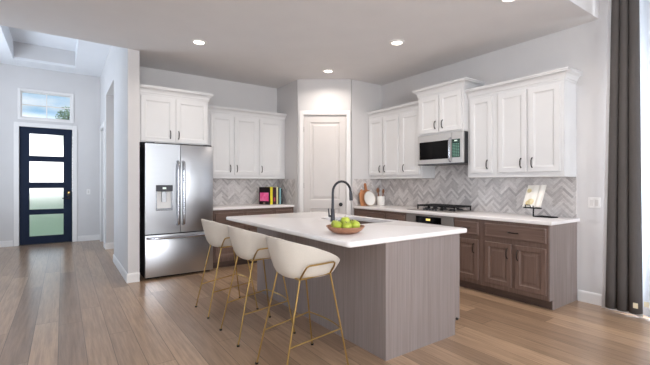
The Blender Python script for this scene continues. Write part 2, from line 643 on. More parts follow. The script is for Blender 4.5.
# hall wall (pier beside the fridge), hall opening, entry side wall
PIERX = 0.83
wh = MB().box(HX, PIERX, YS, 7.08, 0, CK + 0.1).box(HX, HX + 0.12, YS, 8.45, CK + 0.1, CE + 0.05).box(HX, HX + 0.12, 7.08, 8.45, 3.03, CK + 0.1)
struct(wh.build('wall_hall', M['wall'], smooth=False), 'pale grey wall end between the fridge and the entry hall', 'wall')
we = MB().box(HX, 3.2, 8.45, 8.57, 0, 3.03).box(HX, HX + 0.12, 8.57, 8.78, 0, 3.03).box(HX, HX + 0.12, 8.4501, 8.78, 3.0301, CE + 0.05).box(HX, HX + 0.12, 8.78, 9.62, 2.46, CE + 0.05).box(HX, HX + 0.12, 9.62, YF, 0, CE + 0.05)
struct(we.build('wall_entry', M['wall'], smooth=False), 'entry side wall past the hall opening', 'wall')
struct(MB().box(HX + 0.12, 3.2, 7.08, 8.45, 3.03, 3.08).box(3.2, 3.3, 7.08, 8.57, 0, 3.08).box(PIERX, 3.2, 7.08, 7.0, 0, 3.03).build('wall_corridor', M['wall'], smooth=False))
# front wall with door and transom openings
DX0, DX1, DZ = -0.742, 0.171, 2.476
TX_0, TX_1, TZ0, TZ1 = -0.715, 0.146, 2.67, 3.215
wf = MB()
wf.box(-2.2, DX0, YF, YF + 0.14, 0, CE + 0.4).box(DX1, HX + 0.12, YF, YF + 0.14, 0, CE + 0.4)
wf.box(DX0, DX1, YF, YF + 0.14, DZ, TZ0).box(DX0, DX1, YF, YF + 0.14, TZ1, CE + 0.4)
wf.box(DX0, TX_0, YF, YF + 0.14, TZ0, TZ1).box(TX_1, DX1, YF, YF + 0.14, TZ0, TZ1)
struct(wf.build('wall_front', M['wall'], smooth=False), 'pale grey wall around the front door', 'wall')
# walls the camera never sees directly, for light and reflections
wl_ = MB().box(XL - 0.12, XL, YREAR, -2.3, 0, CL + 0.1).box(XL - 0.12, XL, 1.1, YS + 0.001, 0, CL + 0.1).box(XL - 0.12, XL, -2.3, 1.1, 0, 0.5).box(XL - 0.12, XL, -2.3, 1.1, 3.0, CL + 0.1).box(XL, -2.2, YS - 0.06, YS, 0, CE)
struct(wl_.build('wall_left', M['wall'], smooth=False))
EW = MB().box(-2.32, -2.2, YS, 6.4, 0, CE).box(-2.32, -2.2, 8.8, YF, 0, CE).box(-2.32, -2.2, 6.4, 8.8, 0, 0.8).box(-2.32, -2.2, 6.4, 8.8, 3.0, CE)
struct(EW.build('wall_entry_left', M['wall'], smooth=False))
RB = MB().box(XL, -2.5, YREAR - 0.12, YREAR, 0, CL).box(1.5, 1.7, YREAR - 0.12, YREAR, 0, CL).box(4.6, XR + 0.14, YREAR - 0.12, YREAR, 0, CL).box(-2.5, 1.5, YREAR - 0.12, YREAR, 0, 0.5).box(-2.5, 1.5, YREAR - 0.12, YREAR, 3.0, CL).box(1.7, 4.6, YREAR - 0.12, YREAR, 3.4, CL)
struct(RB.build('wall_rear', M['wall'], smooth=False))


def window(name, loc, rz, w, h, cols, rows, glass='clear'):
    t = bpy.data.objects.new(name, None)
    COL.objects.link(t)
    t.location, t.rotation_euler = loc, (0, 0, rz)
    struct(t)
    f = MB()
    fw = 0.035 if h > 1 else 0.02
    f.box(0, fw, 0, 0.06, 0, h).box(w - fw, w, 0, 0.06, 0, h).box(fw, w - fw, 0, 0.06, 0, fw).box(fw, w - fw, 0, 0.06, h - fw, h)
    for i in range(1, cols):
        x = w * i / cols
        f.box(x - 0.009, x + 0.009, 0.012, 0.05, fw, h - fw)
    for i in range(1, rows):
        z = h * i / rows
        f.box(fw, w - fw, 0.013, 0.049, z - 0.009, z + 0.009)
    f.build('window_frame', M['trim'], t, smooth=False)
    MB().box(fw - 0.005, w - fw + 0.005, 0.028, 0.034, fw - 0.005, h - fw + 0.005).build('pane', M[glass], t, smooth=False)
    return t


w1 = window('window_1', (TX_0, YF + 0.03, TZ0), 0, TX_1 - TX_0, TZ1 - TZ0, 2, 2)
tag(w1, 'transom window of four panes above the navy front door', 'window')
w2 = window('window_2', (XR + 0.04, WY1, 0), RIGHT, WY1 - WY0, WZ, 2, 1)
tag(w2, 'tall glazed sliding door behind the curtains at right', 'window')
window('window_3', (-2.5, YREAR - 0.09, 0.5), 0, 4.0, 2.5, 4, 2)
window('window_5', (1.7, YREAR - 0.09, 0.0), 0, 2.9, 3.4, 2, 1)
window('added_left_window', (XL - 0.03, -2.3, 0.5), PI / 2, 3.4, 2.5, 3, 2)  # unseen opening added for the left fill light
window('added_entry_window', (-2.23, 6.4, 0.8), PI / 2, 2.4, 2.2, 2, 2)  # unseen opening added for the entry fill light

# baseboards: sweep(path) with the room on the right hand of travel
BB = [(0, 0), (0.014, 0), (0.014, 0.105), (0.008, 0.118), (0.0, 0.122)]


def baseboard(name, path):
    return struct(MB().sweep(path, BB).build(name, M['trim'], smooth=False))


baseboard('baseboard_right', [(XR, 1.765), (XR, WY1)])
baseboard('baseboard_hall', [(PIERX, YS), (HX, YS), (HX, 7.08)][::-1])
baseboard('baseboard_entry', [(HX + 1.5, 8.45), (HX, 8.45), (HX, 8.68)][::-1])
baseboard('baseboard_front', [(-2.2, YF), (DX0 - 0.1, YF)])
baseboard('baseboard_front_right', [(DX1 + 0.1, YF), (HX, YF)])
baseboard('baseboard_pantry', [(P1.x - 0.02, P1.y + 0.014), (P1.x + 0.05, P1.y)][:0] or [(3.99, P1.y), (4.05, P1.y)])


def casing(name, w, h, cw, loc, rz, depth=0.018, sill=False):
    """door or window casing in local coordinates: the opening spans x 0..w, z 0..h, it stands on the -y side"""
    m_ = MB()
    m_.box(-cw, 0, -depth, 0, 0, h + cw, 0.004).box(w, w + cw, -depth, 0, 0, h + cw, 0.004).box(0.0, w, -depth, 0, h, h + cw, 0.004)
    if sill:
        m_.box(-cw, w + cw, -depth, 0, -cw, 0, 0.004)
    o = m_.build(name, M['trim'], None, smooth=False)
    o.location, o.rotation_euler = loc, (0, 0, rz)
    return struct(o)


casing('trim_1', DX1 - DX0, DZ, 0.085, (DX0, YF, 0), 0)
casing('trim_2', TX_1 - TX_0, TZ1 - TZ0, 0.05, (TX_0, YF, TZ0), 0, sill=True)
casing('trim_3', DOOR_B - DOOR_A, DOOR_T, 0.07, (P0.x + dirp.x * DOOR_A, P0.y + dirp.y * DOOR_A, 0), pa)
casing('trim_4', 0.84, 2.46, 0.085, (HX, 9.62, 0), RIGHT)

# ---- front door: navy slab with four frosted lites
d1 = bpy.data.objects.new('door_1', None)
COL.objects.link(d1)
d1.location = (DX0, YF + 0.03, 0.012)
struct(d1, 'navy front door with four frosted glass lites', 'door')
dw, dh = DX1 - DX0, DZ - 0.014
lx0, lx1 = 0.155, 0.765
lz = [(0.15, 0.63), (0.715, 1.19), (1.29, 1.755), (1.85, 2.34)]
s = MB()
s.box(0.004, lx0, 0, 0.045, 0, dh).box(lx1, dw - 0.004, 0, 0.045, 0, dh)
zz = [0] + [v for p in lz for v in p] + [dh]
for a, b in zip(zz[0::2], zz[1::2]):
    s.box(lx0, lx1, 0, 0.045, a, b)
s.build('door_slab', M['navy'], d1, smooth=False)
for a, b in lz:
    pn = MB().box(lx0 - 0.004, lx1 + 0.004, 0.02, 0.026, a - 0.004, b + 0.004).build('pane', M['frost'], d1, smooth=False)
    g = MB()
    g.box(lx0, lx0 + 0.012, -0.006, 0.02, a, b).box(lx1 - 0.012, lx1, -0.006, 0.02, a, b).box(lx0 + 0.012, lx1 - 0.012, -0.006, 0.02, a, a + 0.012).box(lx0 + 0.012, lx1 - 0.012, -0.006, 0.02, b - 0.012, b)
    g.build('glazing_bead', M['navy'], pn, smooth=False)
lk = MB().box(0.81, 0.885, -0.02, 0.0, 1.0, 1.12, 0.006).build('keypad_lock', M['black'], d1)
MB().box(0.835, 0.86, -0.0225, -0.0195, 1.06, 1.09).build('lock_face', M['brass'], lk)
MB().tube([(0.848, 0, 0.955), (0.848, -0.045, 0.955)], 0.014).tube([(0.848, -0.045, 0.955), (0.73, -0.048, 0.955)], 0.009).lathe([(0.0, 0.0), (0.03, 0.0), (0.03, -0.012), (0, -0.012)], (0.848, 0, 0.955), 16, 'Y').build('door_handle', M['black'], d1)
struct(MB().box(DX0, DX1, YF + 0.0, YF + 0.14, 0.0, 0.012).build('trim_5', M['black'], smooth=False))

# ---- pantry door
d2 = bpy.data.objects.new('door_2', None)
COL.objects.link(d2)
d2.location = (P0.x + dirp.x * (DOOR_A + 0.003), P0.y + dirp.y * (DOOR_A + 0.003), 0.012)
d2.rotation_euler = (0, 0, pa)
struct(d2, 'white two-panel pantry door in the angled corner', 'door')
pw_, ph_ = DOOR_B - DOOR_A - 0.006, DOOR_T - 0.016
PAN = [(0.0, 0.012), (0.008, 0.018), (0.02, 0.018), (0.04, 0.010)]
s = MB().box(0, 0.11, 0.012, 0.047, 0, ph_).box(pw_ - 0.11, pw_, 0.012, 0.047, 0, ph_)
for a, b in ((0, 0.22), (0.86, 1.0), (ph_ - 0.12, ph_)):
    s.box(0.11, pw_ - 0.11, 0.012, 0.047, a, b)
s.panel(0.11, pw_ - 0.11, 0.22, 0.86, [(0, 0.014), (0.012, 0.026), (0.03, 0.026), (0.06, 0.018)], 0.04)
s.panel(0.11, pw_ - 0.11, 1.0, ph_ - 0.12, [(0, 0.014), (0.012, 0.026), (0.03, 0.026), (0.06, 0.018)], 0.04)
s.build('door_slab', M['pantry'], d2, smooth=False)
MB().lathe([(0, 0.012), (0.03, 0.012), (0.03, 0.004), (0.012, 0.0), (0.012, -0.025), (0.03, -0.035), (0.032, -0.055), (0.024, -0.066), (0, -0.068)], (pw_ - 0.09, 0, 0.93), 18, 'Y').build('door_knob', M['black'], d2)
MB().box(0.0, 0.004, 0.005, 0.012, 0.25, 0.34).box(0.0, 0.004, 0.005, 0.012, 1.2, 1.29).box(0.0, 0.004, 0.005, 0.012, 2.15, 2.24).build('hinge', M['pull'], d2)

# ---- white door in the entry side wall
d3 = bpy.data.objects.new('door_3', None)
COL.objects.link(d3)
d3.location, d3.rotation_euler = (HX + 0.05, 9.616, 0.01), (0, 0, RIGHT)
struct(d3, 'white door in the entry side wall seen edge-on', 'door')
s = MB().panel(0, 0.832, 0, 2.445, [(0, 0.0), (0.12, 0.0), (0.132, 0.012), (0.15, 0.012)], 0.04)
s.build('door_slab', M['trim'], d3, smooth=False)
MB().lathe([(0, 0.0), (0.03, 0.0), (0.012, -0.008), (0.012, -0.03), (0.03, -0.04), (0.024, -0.065), (0, -0.067)], (0.77, 0, 0.95), 16, 'Y').build('door_knob', M['black'], d3)


# ------------------------------------------------------------------ herringbone splashbacks (mesh tiles, one mesh per wall)
def clip(poly, axis, lim, keep_less):
    out = []
    for i in range(len(poly)):
        a, b = poly[i], poly[(i + 1) % len(poly)]
        ia = (a[axis] <= lim) if keep_less else (a[axis] >= lim)
        ib = (b[axis] <= lim) if keep_less else (b[axis] >= lim)
        if ia:
            out.append(a)
        if ia != ib:
            t = (lim - a[axis]) / (b[axis] - a[axis])
            out.append((a[0] + (b[0] - a[0]) * t, a[1] + (b[1] - a[1]) * t))
    return out


def herringbone(rects, parent, place, w=0.030, n=5, seed=1):
    rnd = random.Random(seed)
    bm = bmesh.new()
    vals = []
    g = 0.0011
    cs = math.sqrt(0.5)
    R = 46
    tiles = []
    for i in range(-R, R):
        for j in range(-R // 4, R // 4 + 1):
            ox, oy = i + n * j, i - n * j
            for (x0, x1, y0, y1) in ((ox, ox + n, oy, oy + 1), (ox - 1, ox, oy, oy + n)):
                pts = [(x0 * w + g, y0 * w + g), (x1 * w - g, y0 * w + g), (x1 * w - g, y1 * w - g), (x0 * w + g, y1 * w - g)]
                pts = [((px - py) * cs, (px + py) * cs) for px, py in pts]
                tiles.append((pts, rnd.random()))
    for (u0, u1, z0, z1) in rects:
        for pts, v in tiles:
            poly = [(a, b + 1.15) for a, b in pts]
            if max(p[0] for p in poly) < u0 or min(p[0] for p in poly) > u1 or max(p[1] for p in poly) < z0 or min(p[1] for p in poly) > z1:
                continue
            for ax, lim, less in ((0, u0, False), (0, u1, True), (1, z0, False), (1, z1, True)):
                poly = clip(poly, ax, lim, less)
                if len(poly) < 3:
                    break
            if len(poly) < 3:
                continue
            ctr = (sum(p[0] for p in poly) / len(poly), sum(p[1] for p in poly) / len(poly))
            vs = [bm.verts.new(place(p[0], p[1], 0.008)) for p in poly]
            vb = [bm.verts.new(place(p[0], p[1], 0.004)) for p in poly]
            try:
                bm.faces.new(vs)
                vals.append(v)
                for k in range(len(vs)):
                    k2 = (k + 1) % len(vs)
                    bm.faces.new((vs[k], vb[k], vb[k2], vs[k2]))
                    vals.append(v)
            except ValueError:
                pass
    bm.normal_update()
    me = bpy.data.meshes.new('splashback_tile')
    bm.to_mesh(me)
    bm.free()
    at = me.attributes.new('tile', 'FLOAT', 'FACE')
    at.data.foreach_set('value', vals[:len(me.polygons)])
    me.materials.append(M['tile'])
    o = bpy.data.objects.new('splashback_tile', me)
    COL.objects.link(o)
    o.parent = parent
    return o


ZR, ZBK, ZI = 0.915, 0.93, 0.91      # worktop heights: cooktop run, back run, island
herringbone([(-1.59, 1.51, ZR + 0.001, 1.37), (-0.42, 0.345, 1.37, 1.60)], wall_right, lambda u, z, h: (XR - h, 3.29 - u, z), seed=3)
MB().box(XR - 0.004, XR, 1.78, P1.y, ZR + 0.001, 1.37).box(XR - 0.004, XR, 2.945, 3.71, 1.37, 1.6).build('splashback_grout', M['grout'], wall_right, smooth=False)
herringbone([(-0.7, 0.715, ZBK + 0.001, 1.37)], wall_back, lambda u, z, h: (2.535 + u, YB - h, z), seed=5)
MB().box(1.83, P0.x, YB - 0.004, YB, ZBK + 0.001, 1.37).build('splashback_grout', M['grout'], wall_back, smooth=False)
herringbone([(-0.32, 0.32, ZR + 0.001, 1.37)], wall_pantry, lambda u, z, h: (4.335 + u, P1.y - h, z), seed=8)
herringbone([(-0.32, 0.335, ZBK + 0.001, 1.37)], wall_pantry, lambda u, z, h: (P0.x - h, 5.83 + u, z), seed=9)


# ------------------------------------------------------------------ cabinets
SHAKER = [(0.0, -0.018), (0.002, -0.020), (0.056, -0.020), (0.061, -0.013), (0.070, -0.010), (0.073, -0.008)]
RAISED = [(0.0, -0.016), (0.004, -0.020), (0.050, -0.020), (0.057, -0.011), (0.066, -0.009), (0.082, -0.010), (0.100, -0.015)]
DRAWER = [(0.0, -0.015), (0.006, -0.020), (0.018, -0.020), (0.023, -0.017), (0.03, -0.017)]


def pull(parent, x, z, length, vertical, y=-0.020, m='pull'):
    pts = []
    for k in range(9):
        t = k / 8.0
        a = (t - 0.5) * length
        out = 0.026 * (1 - (2 * t - 1) ** 4) + 0.0
        pts.append((x, y - out, z + a) if vertical else (x + a, y - out, z))
    rad = [0.0075, 0.0062, 0.006, 0.0064, 0.0066, 0.0064, 0.006, 0.0062, 0.0075]
    return MB().tube(pts, 0.005, n=8, radii=rad).build('handle', M[m], parent)


def front(parent, kind, x0, x1, z0, z1, prof, m, hx=None, hz=None, vertical=True, hl=0.11):
    o = MB().panel(x0, x1, z0, z1, prof, 0.0).build(kind, M[m], parent, smooth=False)
    if hx is not None:
        pull(o, hx, hz, hl, vertical)
    return o


CROWN = [(0.0, 0.0), (0.006, 0.0), (0.006, 0.018), (0.012, 0.024), (0.016, 0.045), (0.028, 0.068), (0.048, 0.082), (0.058, 0.086), (0.058, 0.098), (0.065, 0.102), (0.065, 0.118), (0.0, 0.118)]


def wall_cabinet(label, loc, rz, w, d, z0, z1, doors, end_right=False, crown=None, group=None, crown_path=None, door_z=None, name='wall_cabinet'):
    t = thing(name, label, 'cabinet', (loc[0], loc[1], z0), rz, group)
    h = z1 - z0
    MB().box(0.0005, w - 0.0005, 0.0, d, 0, h).build('carcass', M['cab_white'], t, smooth=False)
    dz0, dz1 = (door_z[0] - z0, door_z[1] - z0)
    for (x0, x1, hx) in doors:
        front(t, 'door', x0, x1, dz0, dz1, SHAKER, 'cab_white', hx, dz0 + 0.105, True)
    if crown_path:
        MB().sweep(crown_path, [(o, z + h - 0.012) for o, z in CROWN]).build('crown', M['cab_white'], t, smooth=False)
    return t


def crown_run(label, loc, rz, path):
    t = MB().sweep(path, CROWN).build('crown_moulding', M['cab_white'], None, smooth=False)
    t.location, t.rotation_euler = loc, (0, 0, rz)
    return tag(t, label, 'moulding', 'crown mouldings on the lower wall cabinets')


UG = 'white wall cabinets'
UX = 4.385
UZ0, UZ1, UD0, UD1 = 1.375, 2.42, 1.432, 2.385
dpt = XR - UX - 0.001
# local x = Yleft - Y
a = wall_cabinet('white two-door wall cabinet nearest the curtain, above the cookbook stand', (UX, 2.535, UZ0), RIGHT, 2.535 - 1.785, dpt, UZ0, UZ1,
                 [(0.020, 0.358, 0.298), (0.382, 0.712, 0.425)], group=UG, door_z=(UD0, UD1))
a = wall_cabinet('white single-door wall cabinet just right of the microwave', (UX, 2.943, UZ0), RIGHT, 2.943 - 2.535, dpt, UZ0, UZ1,
                 [(0.044, 0.345, 0.285)], group=UG, door_z=(UD0, UD1))
crown_run('white crown moulding over the wall cabinets right of the microwave', (UX, 2.943, UZ1 - 0.012), RIGHT, [(0.0, 0.0), (2.943 - 1.785, 0.0), (2.943 - 1.785, dpt)])
a = wall_cabinet('white two-door wall cabinet beside the pantry, above the cutting boards', (UX, 4.888, UZ0), RIGHT, 4.888 - 4.16, dpt, UZ0, UZ1,
                 [(0.016, 0.345, 0.292), (0.362, 0.70, 0.405)], group=UG, door_z=(UD0, UD1))
a = wall_cabinet('white single-door wall cabinet just left of the microwave', (UX, 4.16, UZ0), RIGHT, 4.16 - 3.711, dpt, UZ0, UZ1,
                 [(0.030, 0.405, 0.098)], group=UG, door_z=(UD0, UD1))
crown_run('white crown moulding over the wall cabinets left of the microwave', (UX, 4.888, UZ1 - 0.012), RIGHT, [(0.0, 0.0), (4.888 - 3.711, 0.0)])
MX = 4.297
md = XR - MX - 0.001
mw_ = 3.709 - 2.945
a = wall_cabinet('short raised white cabinet mounted directly above the microwave', (MX, 3.709, 1.99), RIGHT, mw_, md, 1.99, 2.565,
                 [(0.040, 0.375, 0.320), (0.389, 0.735, 0.442)], group=UG, door_z=(2.012, 2.53), crown_path=[(0, md), (0, 0), (mw_, 0), (mw_, md)])
# back wall
BYF = 5.86
a = wall_cabinet('white two-door wall cabinet right of the fridge, above the back counter', (1.829, BYF, UZ0), 0, 0.898, YB - BYF - 0.001, UZ0, UZ1,
                 [(0.082, 0.446, 0.398), (0.474, 0.876, 0.512)], group=UG, door_z=(UD0, UD1))
a = wall_cabinet('white single-door wall cabinet beside the pantry corner, above the row of books', (2.727, BYF, UZ0), 0, P0.x - 2.727 - 0.002, YB - BYF - 0.001, UZ0, UZ1,
                 [(0.025, 0.455, 0.058)], group=UG, door_z=(UD0, UD1))
crown_run('white crown moulding over the wall cabinets right of the fridge', (1.829, BYF, UZ1 - 0.012), 0, [(0, 0), (P0.x - 1.831, 0)])
FYF = 5.56
a = wall_cabinet('raised white two-door cabinet sitting above the fridge', (0.832, FYF, 1.862), 0, 0.942, YB - FYF - 0.001, 1.862, 2.525,
                 [(0.030, 0.458, 0.405), (0.483, 0.929, 0.518)], group=UG, door_z=(1.876, 2.49), crown_path=[(0.0, 0), (0.942, 0), (0.942, YB - FYF - 0.001)])
# fridge side filler panel between fridge and back run
tag(MB().box(1.806, 1.827, 5.56, YB - 0.001, 0, 1.862).build('filler_panel', M['wood'], smooth=False),
    'narrow taupe filler panel standing between the fridge and the back counter', 'panel')


def base_cabinet(label, loc, rz, w, d, top, fronts, group='taupe base cabinets', end=None):
    t = thing('base_cabinet', label, 'cabinet', loc, rz, group)
    MB().box(0.0005, w - 0.0005, 0.0, d, 0.1, top).build('carcass', M['wood'], t, smooth=False)
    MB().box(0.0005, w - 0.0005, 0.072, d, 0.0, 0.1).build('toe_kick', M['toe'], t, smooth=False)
    for f in fronts:
        if f[0] == 'door':
            front(t, 'door', f[1], f[2], f[3], f[4], RAISED, 'wood', f[5], f[4] - 0.105, True)
        else:
            front(t, 'drawer', f[1], f[2], f[3], f[4], DRAWER, 'wood_h', (f[1] + f[2]) / 2, (f[3] + f[4]) / 2, False)
    if end == 'right':
        MB().prism([(0.0, 0.1), (0.0, top), (d, top), (d, 0.0), (0.072, 0.0), (0.072, 0.1)], w, w + 0.012, 'X').build('end_panel', M['lit_panel'], t, smooth=False)
    return t


BX = 4.042
bd = XR - BX - 0.001
BT = ZR - 0.04
base_cabinet('taupe base cabinet nearest the curtain with one wide drawer over two doors', (BX, 2.53, 0), RIGHT, 2.53 - 1.79, bd, BT,
             [('drawer', 0.045, 0.722, 0.682, 0.838), ('door', 0.048, 0.360, 0.152, 0.628, 0.318), ('door', 0.402, 0.722, 0.152, 0.628, 0.434)], end='right')
base_cabinet('taupe base cabinet just right of the oven with a single drawer and door', (BX, 2.91, 0), RIGHT, 2.91 - 2.53, bd, BT,
             [('drawer', 0.018, 0.342, 0.682, 0.838), ('door', 0.030, 0.342, 0.152, 0.628, 0.285)])
base_cabinet('taupe base cabinet just left of the oven, half hidden by the island', (BX, 4.12, 0), RIGHT, 4.12 - 3.70, bd, BT,
             [('drawer', 0.025, 0.39, 0.682, 0.838), ('door', 0.025, 0.39, 0.152, 0.628, 0.06)])
base_cabinet('taupe base cabinet in the right corner below the cutting boards', (BX, 4.886, 0), RIGHT, 4.886 - 4.12, bd, BT,
             [('drawer', 0.045, 0.735, 0.682, 0.838), ('door', 0.045, 0.38, 0.152, 0.628, 0.33), ('door', 0.40, 0.735, 0.152, 0.628, 0.45)])
BBY = 5.56
bbd = YB - BBY - 0.001
base_cabinet('taupe base cabinet right of the fridge, behind the farthest stool', (1.829, BBY, 0), 0, 1.04, bbd, ZBK - 0.04,
             [('drawer', 0.05, 0.50, 0.688, 0.845), ('drawer', 0.54, 1.0, 0.688, 0.845), ('door', 0.05, 0.50, 0.152, 0.63, 0.45), ('door', 0.54, 1.0, 0.152, 0.63, 0.59)])
base_cabinet('taupe base cabinet under the row of books, beside the pantry', (2.869, BBY, 0), 0, P0.x - 2.869 - 0.002, bbd, ZBK - 0.04,
             [('drawer', 0.03, 0.345, 0.688, 0.845), ('door', 0.03, 0.345, 0.152, 0.63, 0.07)])


# ------------------------------------------------------------------ worktops
def slab(poly, z0, z1, r=0.006, holes=()):
    """worktop with eased edges; optional rectangular hole"""
    b = MB()
    bm = b.bm

    def off(pl, d):
        N = len(pl)
        out = []
        for i in range(N):
            p, a, c_ = Vector(pl[i]), Vector(pl[i - 1]), Vector(pl[(i + 1) % N])
            e1, e2 = (p - a).normalized(), (c_ - p).normalized()
            n1, n2 = Vector((-e1.y, e1.x)), Vector((-e2.y, e2.x))
            v = (n1 + n2) / (1 + n1.dot(n2))
            out.append((p.x + v.x * d, p.y + v.y * d))
        return out
    rings = []
    for d, z in ((r, z0), (0.3 * r, z0 + 0.3 * r), (0, z0 + r), (0, z1 - r), (0.3 * r, z1 - 0.3 * r), (r, z1)):
        rings.append([bm.verts.new((x, y, z)) for x, y in off(poly, d)])
    N = len(poly)
    for a_, c_ in zip(rings, rings[1:]):
        for k in range(N):
            bm.faces.new((a_[k], a_[(k + 1) % N], c_[(k + 1) % N], c_[k]))
    hr = []
    for h in holes:
        lo = [bm.verts.new((x, y, z0)) for x, y in h]
        hi = [bm.verts.new((x, y, z1)) for x, y in h]
        for k in range(len(h)):
            k2 = (k + 1) % len(h)
            bm.faces.new((lo[k2], lo[k], hi[k], hi[k2]))
        hr.append((lo, hi))
    for idx, ring in ((0, rings[0]), (1, rings[-1])):
        loops = [ring] + [h[idx] for h in hr]
        if len(loops) == 1:
            bm.faces.new(ring)
        else:
            es = []
            for lp in loops:
                for k in range(len(lp)):
                    e = bm.edges.get((lp[k], lp[(k + 1) % len(lp)]))
                    es.append(e)
            bmesh.ops.triangle_fill(bm, use_beauty=True, edges=es)
    return b


def rounded(x0, x1, y0, y1, rad, seg=5, corners=(1, 1, 1, 1)):
    out = []
    cs_ = [(x0, y0, PI, corners[0]), (x1, y0, 1.5 * PI, corners[1]), (x1, y1, 0, corners[2]), (x0, y1, 0.5 * PI, corners[3])]
    for cx, cy, a0, on in cs_:
        if not on:
            out.append((cx, cy))
            continue
        ox = cx + (rad if cx == x0 else -rad)
        oy = cy + (rad if cy == y0 else -rad)
        for k in range(seg + 1):
            a_ = a0 + 0.5 * PI * k / seg
            out.append((ox + rad * math.cos(a_), oy + rad * math.sin(a_)))
    return out


tag(slab([(4.012, 1.752), (XR - 0.001, 1.752), (XR - 0.001, P1.y - 0.001), (4.012, P1.y - 0.001)], BT + 0.0005, ZR).build('worktop', M['quartz']),
    'long white quartz worktop along the right wall, carrying the cooktop', 'worktop')
tag(slab([(1.83, BBY - 0.03), (P0.x - 0.001, BBY - 0.03), (P0.x - 0.001, YB - 0.001), (1.83, YB - 0.001)], ZBK - 0.0395, ZBK).build('worktop', M['quartz']),
    'short white quartz worktop on the back wall, carrying the books', 'worktop')

# ---- island
IX0, IX1, IY0, IY1, IT = 1.935, 2.822, 1.977, 4.19, ZI - 0.04
isl = thing('kitchen_island', 'taupe wood kitchen island body with panels toned greyer for window light', 'island', (2.38, 3.08, 0))
ox, oy = 2.38, 3.08
MB().prism([(IX0 - ox, 0), (IX0 - ox, IT), (IX1 - ox, IT), (IX1 - ox, 0.125), (IX1 - 0.062 - ox, 0.125), (IX1 - 0.062 - ox, 0)], IY0 - oy, IY0 + 0.02 - oy, 'Y').build('end_panel', M['lit_panel'], isl, smooth=False)
MB().box(IX0 - ox + 0.0005, IX0 + 0.02 - ox, IY0 + 0.021 - oy, IY1 - 0.021 - oy, 0, IT).build('back_panel', M['lit_panel'], isl, smooth=False)
MB().prism([(IX0 - ox, 0), (IX0 - ox, IT), (IX1 - ox, IT), (IX1 - ox, 0.125), (IX1 - 0.062 - ox, 0.125), (IX1 - 0.062 - ox, 0)], IY1 - 0.02 - oy, IY1 - oy, 'Y').build('far_end_panel', M['lit_panel'], isl, smooth=False)
MB().box(IX0 + 0.021 - ox, IX1 - 0.022 - ox, IY0 + 0.021 - oy, IY1 - 0.021 - oy, 0.1, 0.12).box(IX1 - 0.042 - ox, IX1 - 0.022 - ox, IY0 + 0.021 - oy, IY1 - 0.021 - oy, 0.121, IT).build('carcass', M['wood'], isl, smooth=False)
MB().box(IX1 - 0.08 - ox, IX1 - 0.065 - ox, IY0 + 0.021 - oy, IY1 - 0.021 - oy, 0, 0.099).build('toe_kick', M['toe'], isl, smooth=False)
for k in range(4):
    y0 = IY0 + 0.03 + k * 0.54
    o = MB().panel(0.0, 0.52, 0.15, IT - 0.02, RAISED, 0.0).build('door', M['wood'], isl, smooth=False)
    o.location = (IX1 - 0.021 - ox, y0 - oy, 0)
    o.rotation_euler = (0, 0, PI / 2)
    pull(o, 0.46 if k % 2 == 0 else 0.06, 0.7, 0.11, True)
MB().lathe([(0, 0), (0.011, 0), (0.011, -0.012), (0.008, -0.016), (0, -0.016)], (2.776 - ox, IY0 - oy, 0.135), 14, 'Y').build('corner_dark_disc', M['black'], isl)  # small black disc at the toe-kick corner

SX0, SX1, SY0, SY1 = 2.335, 2.80, 2.73, 3.44
hole = rounded(SX0, SX1, SY0, SY1, 0.03, 4)
itop = slab(rounded(1.562, 2.905, 1.942, 4.26, 0.035, 6), IT + 0.0005, ZI, 0.011, [hole]).build('worktop', M['quartz'], angle=50)
tag(itop, 'large white quartz island worktop with an undermount sink cut-out', 'worktop')
# sink
sk = thing('sink', 'undermount stainless sink set into the island worktop', 'sink', ((SX0 + SX1) / 2, (SY0 + SY1) / 2, 0.68))
sx, sy = (SX1 - SX0) / 2 + 0.002, (SY1 - SY0) / 2 + 0.002
b = MB()
bm = b.bm
rings = []
for (d, z, rr) in ((-0.012, 0.188, 0.03), (0.0, 0.188, 0.03), (0.004, 0.02, 0.03), (0.02, 0.004, 0.03), (0.06, 0.0, 0.03)):
    rings.append([bm.verts.new((x, y, z)) for x, y in rounded(-sx + d, sx - d, -sy + d, sy - d, rr, 4)])
for a_, c_ in zip(rings, rings[1:]):
    for k in range(len(a_)):
        k2 = (k + 1) % len(a_)
        bm.faces.new((a_[k], a_[k2], c_[k2], c_[k]))
bm.faces.new(rings[-1])
b.build('basin', M['sink'], sk, recalc=True)
MB().lathe([(0, 0.006), (0.03, 0.006), (0.042, 0.003), (0.045, 0.0)], (0, 0.05, 0.001), 20).build('drain', M['steel_dark'], sk)
# faucet
fc = thing('faucet', 'dark gunmetal gooseneck faucet beside the island sink', 'faucet', (2.268, 3.085, ZI))
MB().lathe([(0, 0), (0.031, 0), (0.031, 0.006), (0.024, 0.014), (0.021, 0.06), (0.019, 0.13), (0.0, 0.13)], n=20).build('base', M['gunmetal'], fc)
pts = [(0, 0, 0.12), (0, 0, 0.20), (0, 0, 0.29)]
for k in range(1, 13):
    a_ = PI - PI * k / 12 * 0.97
    pts.append((0.112 + 0.112 * math.cos(a_), -0.012 * k / 12, 0.300 + 0.112 * math.sin(a_)))
MB().tube(pts, 0.0125, n=12, radii=[0.015, 0.0135] + [0.0125] * (len(pts) - 2)).build('spout', M['gunmetal'], fc)
e = Vector(pts[-1])
MB().tube([e, e + Vector((0.004, 0, -0.03)), e + Vector((0.010, 0, -0.10))], 0.016, n=12, radii=[0.0135, 0.017, 0.019]).build('spray_head', M['gunmetal'], fc)
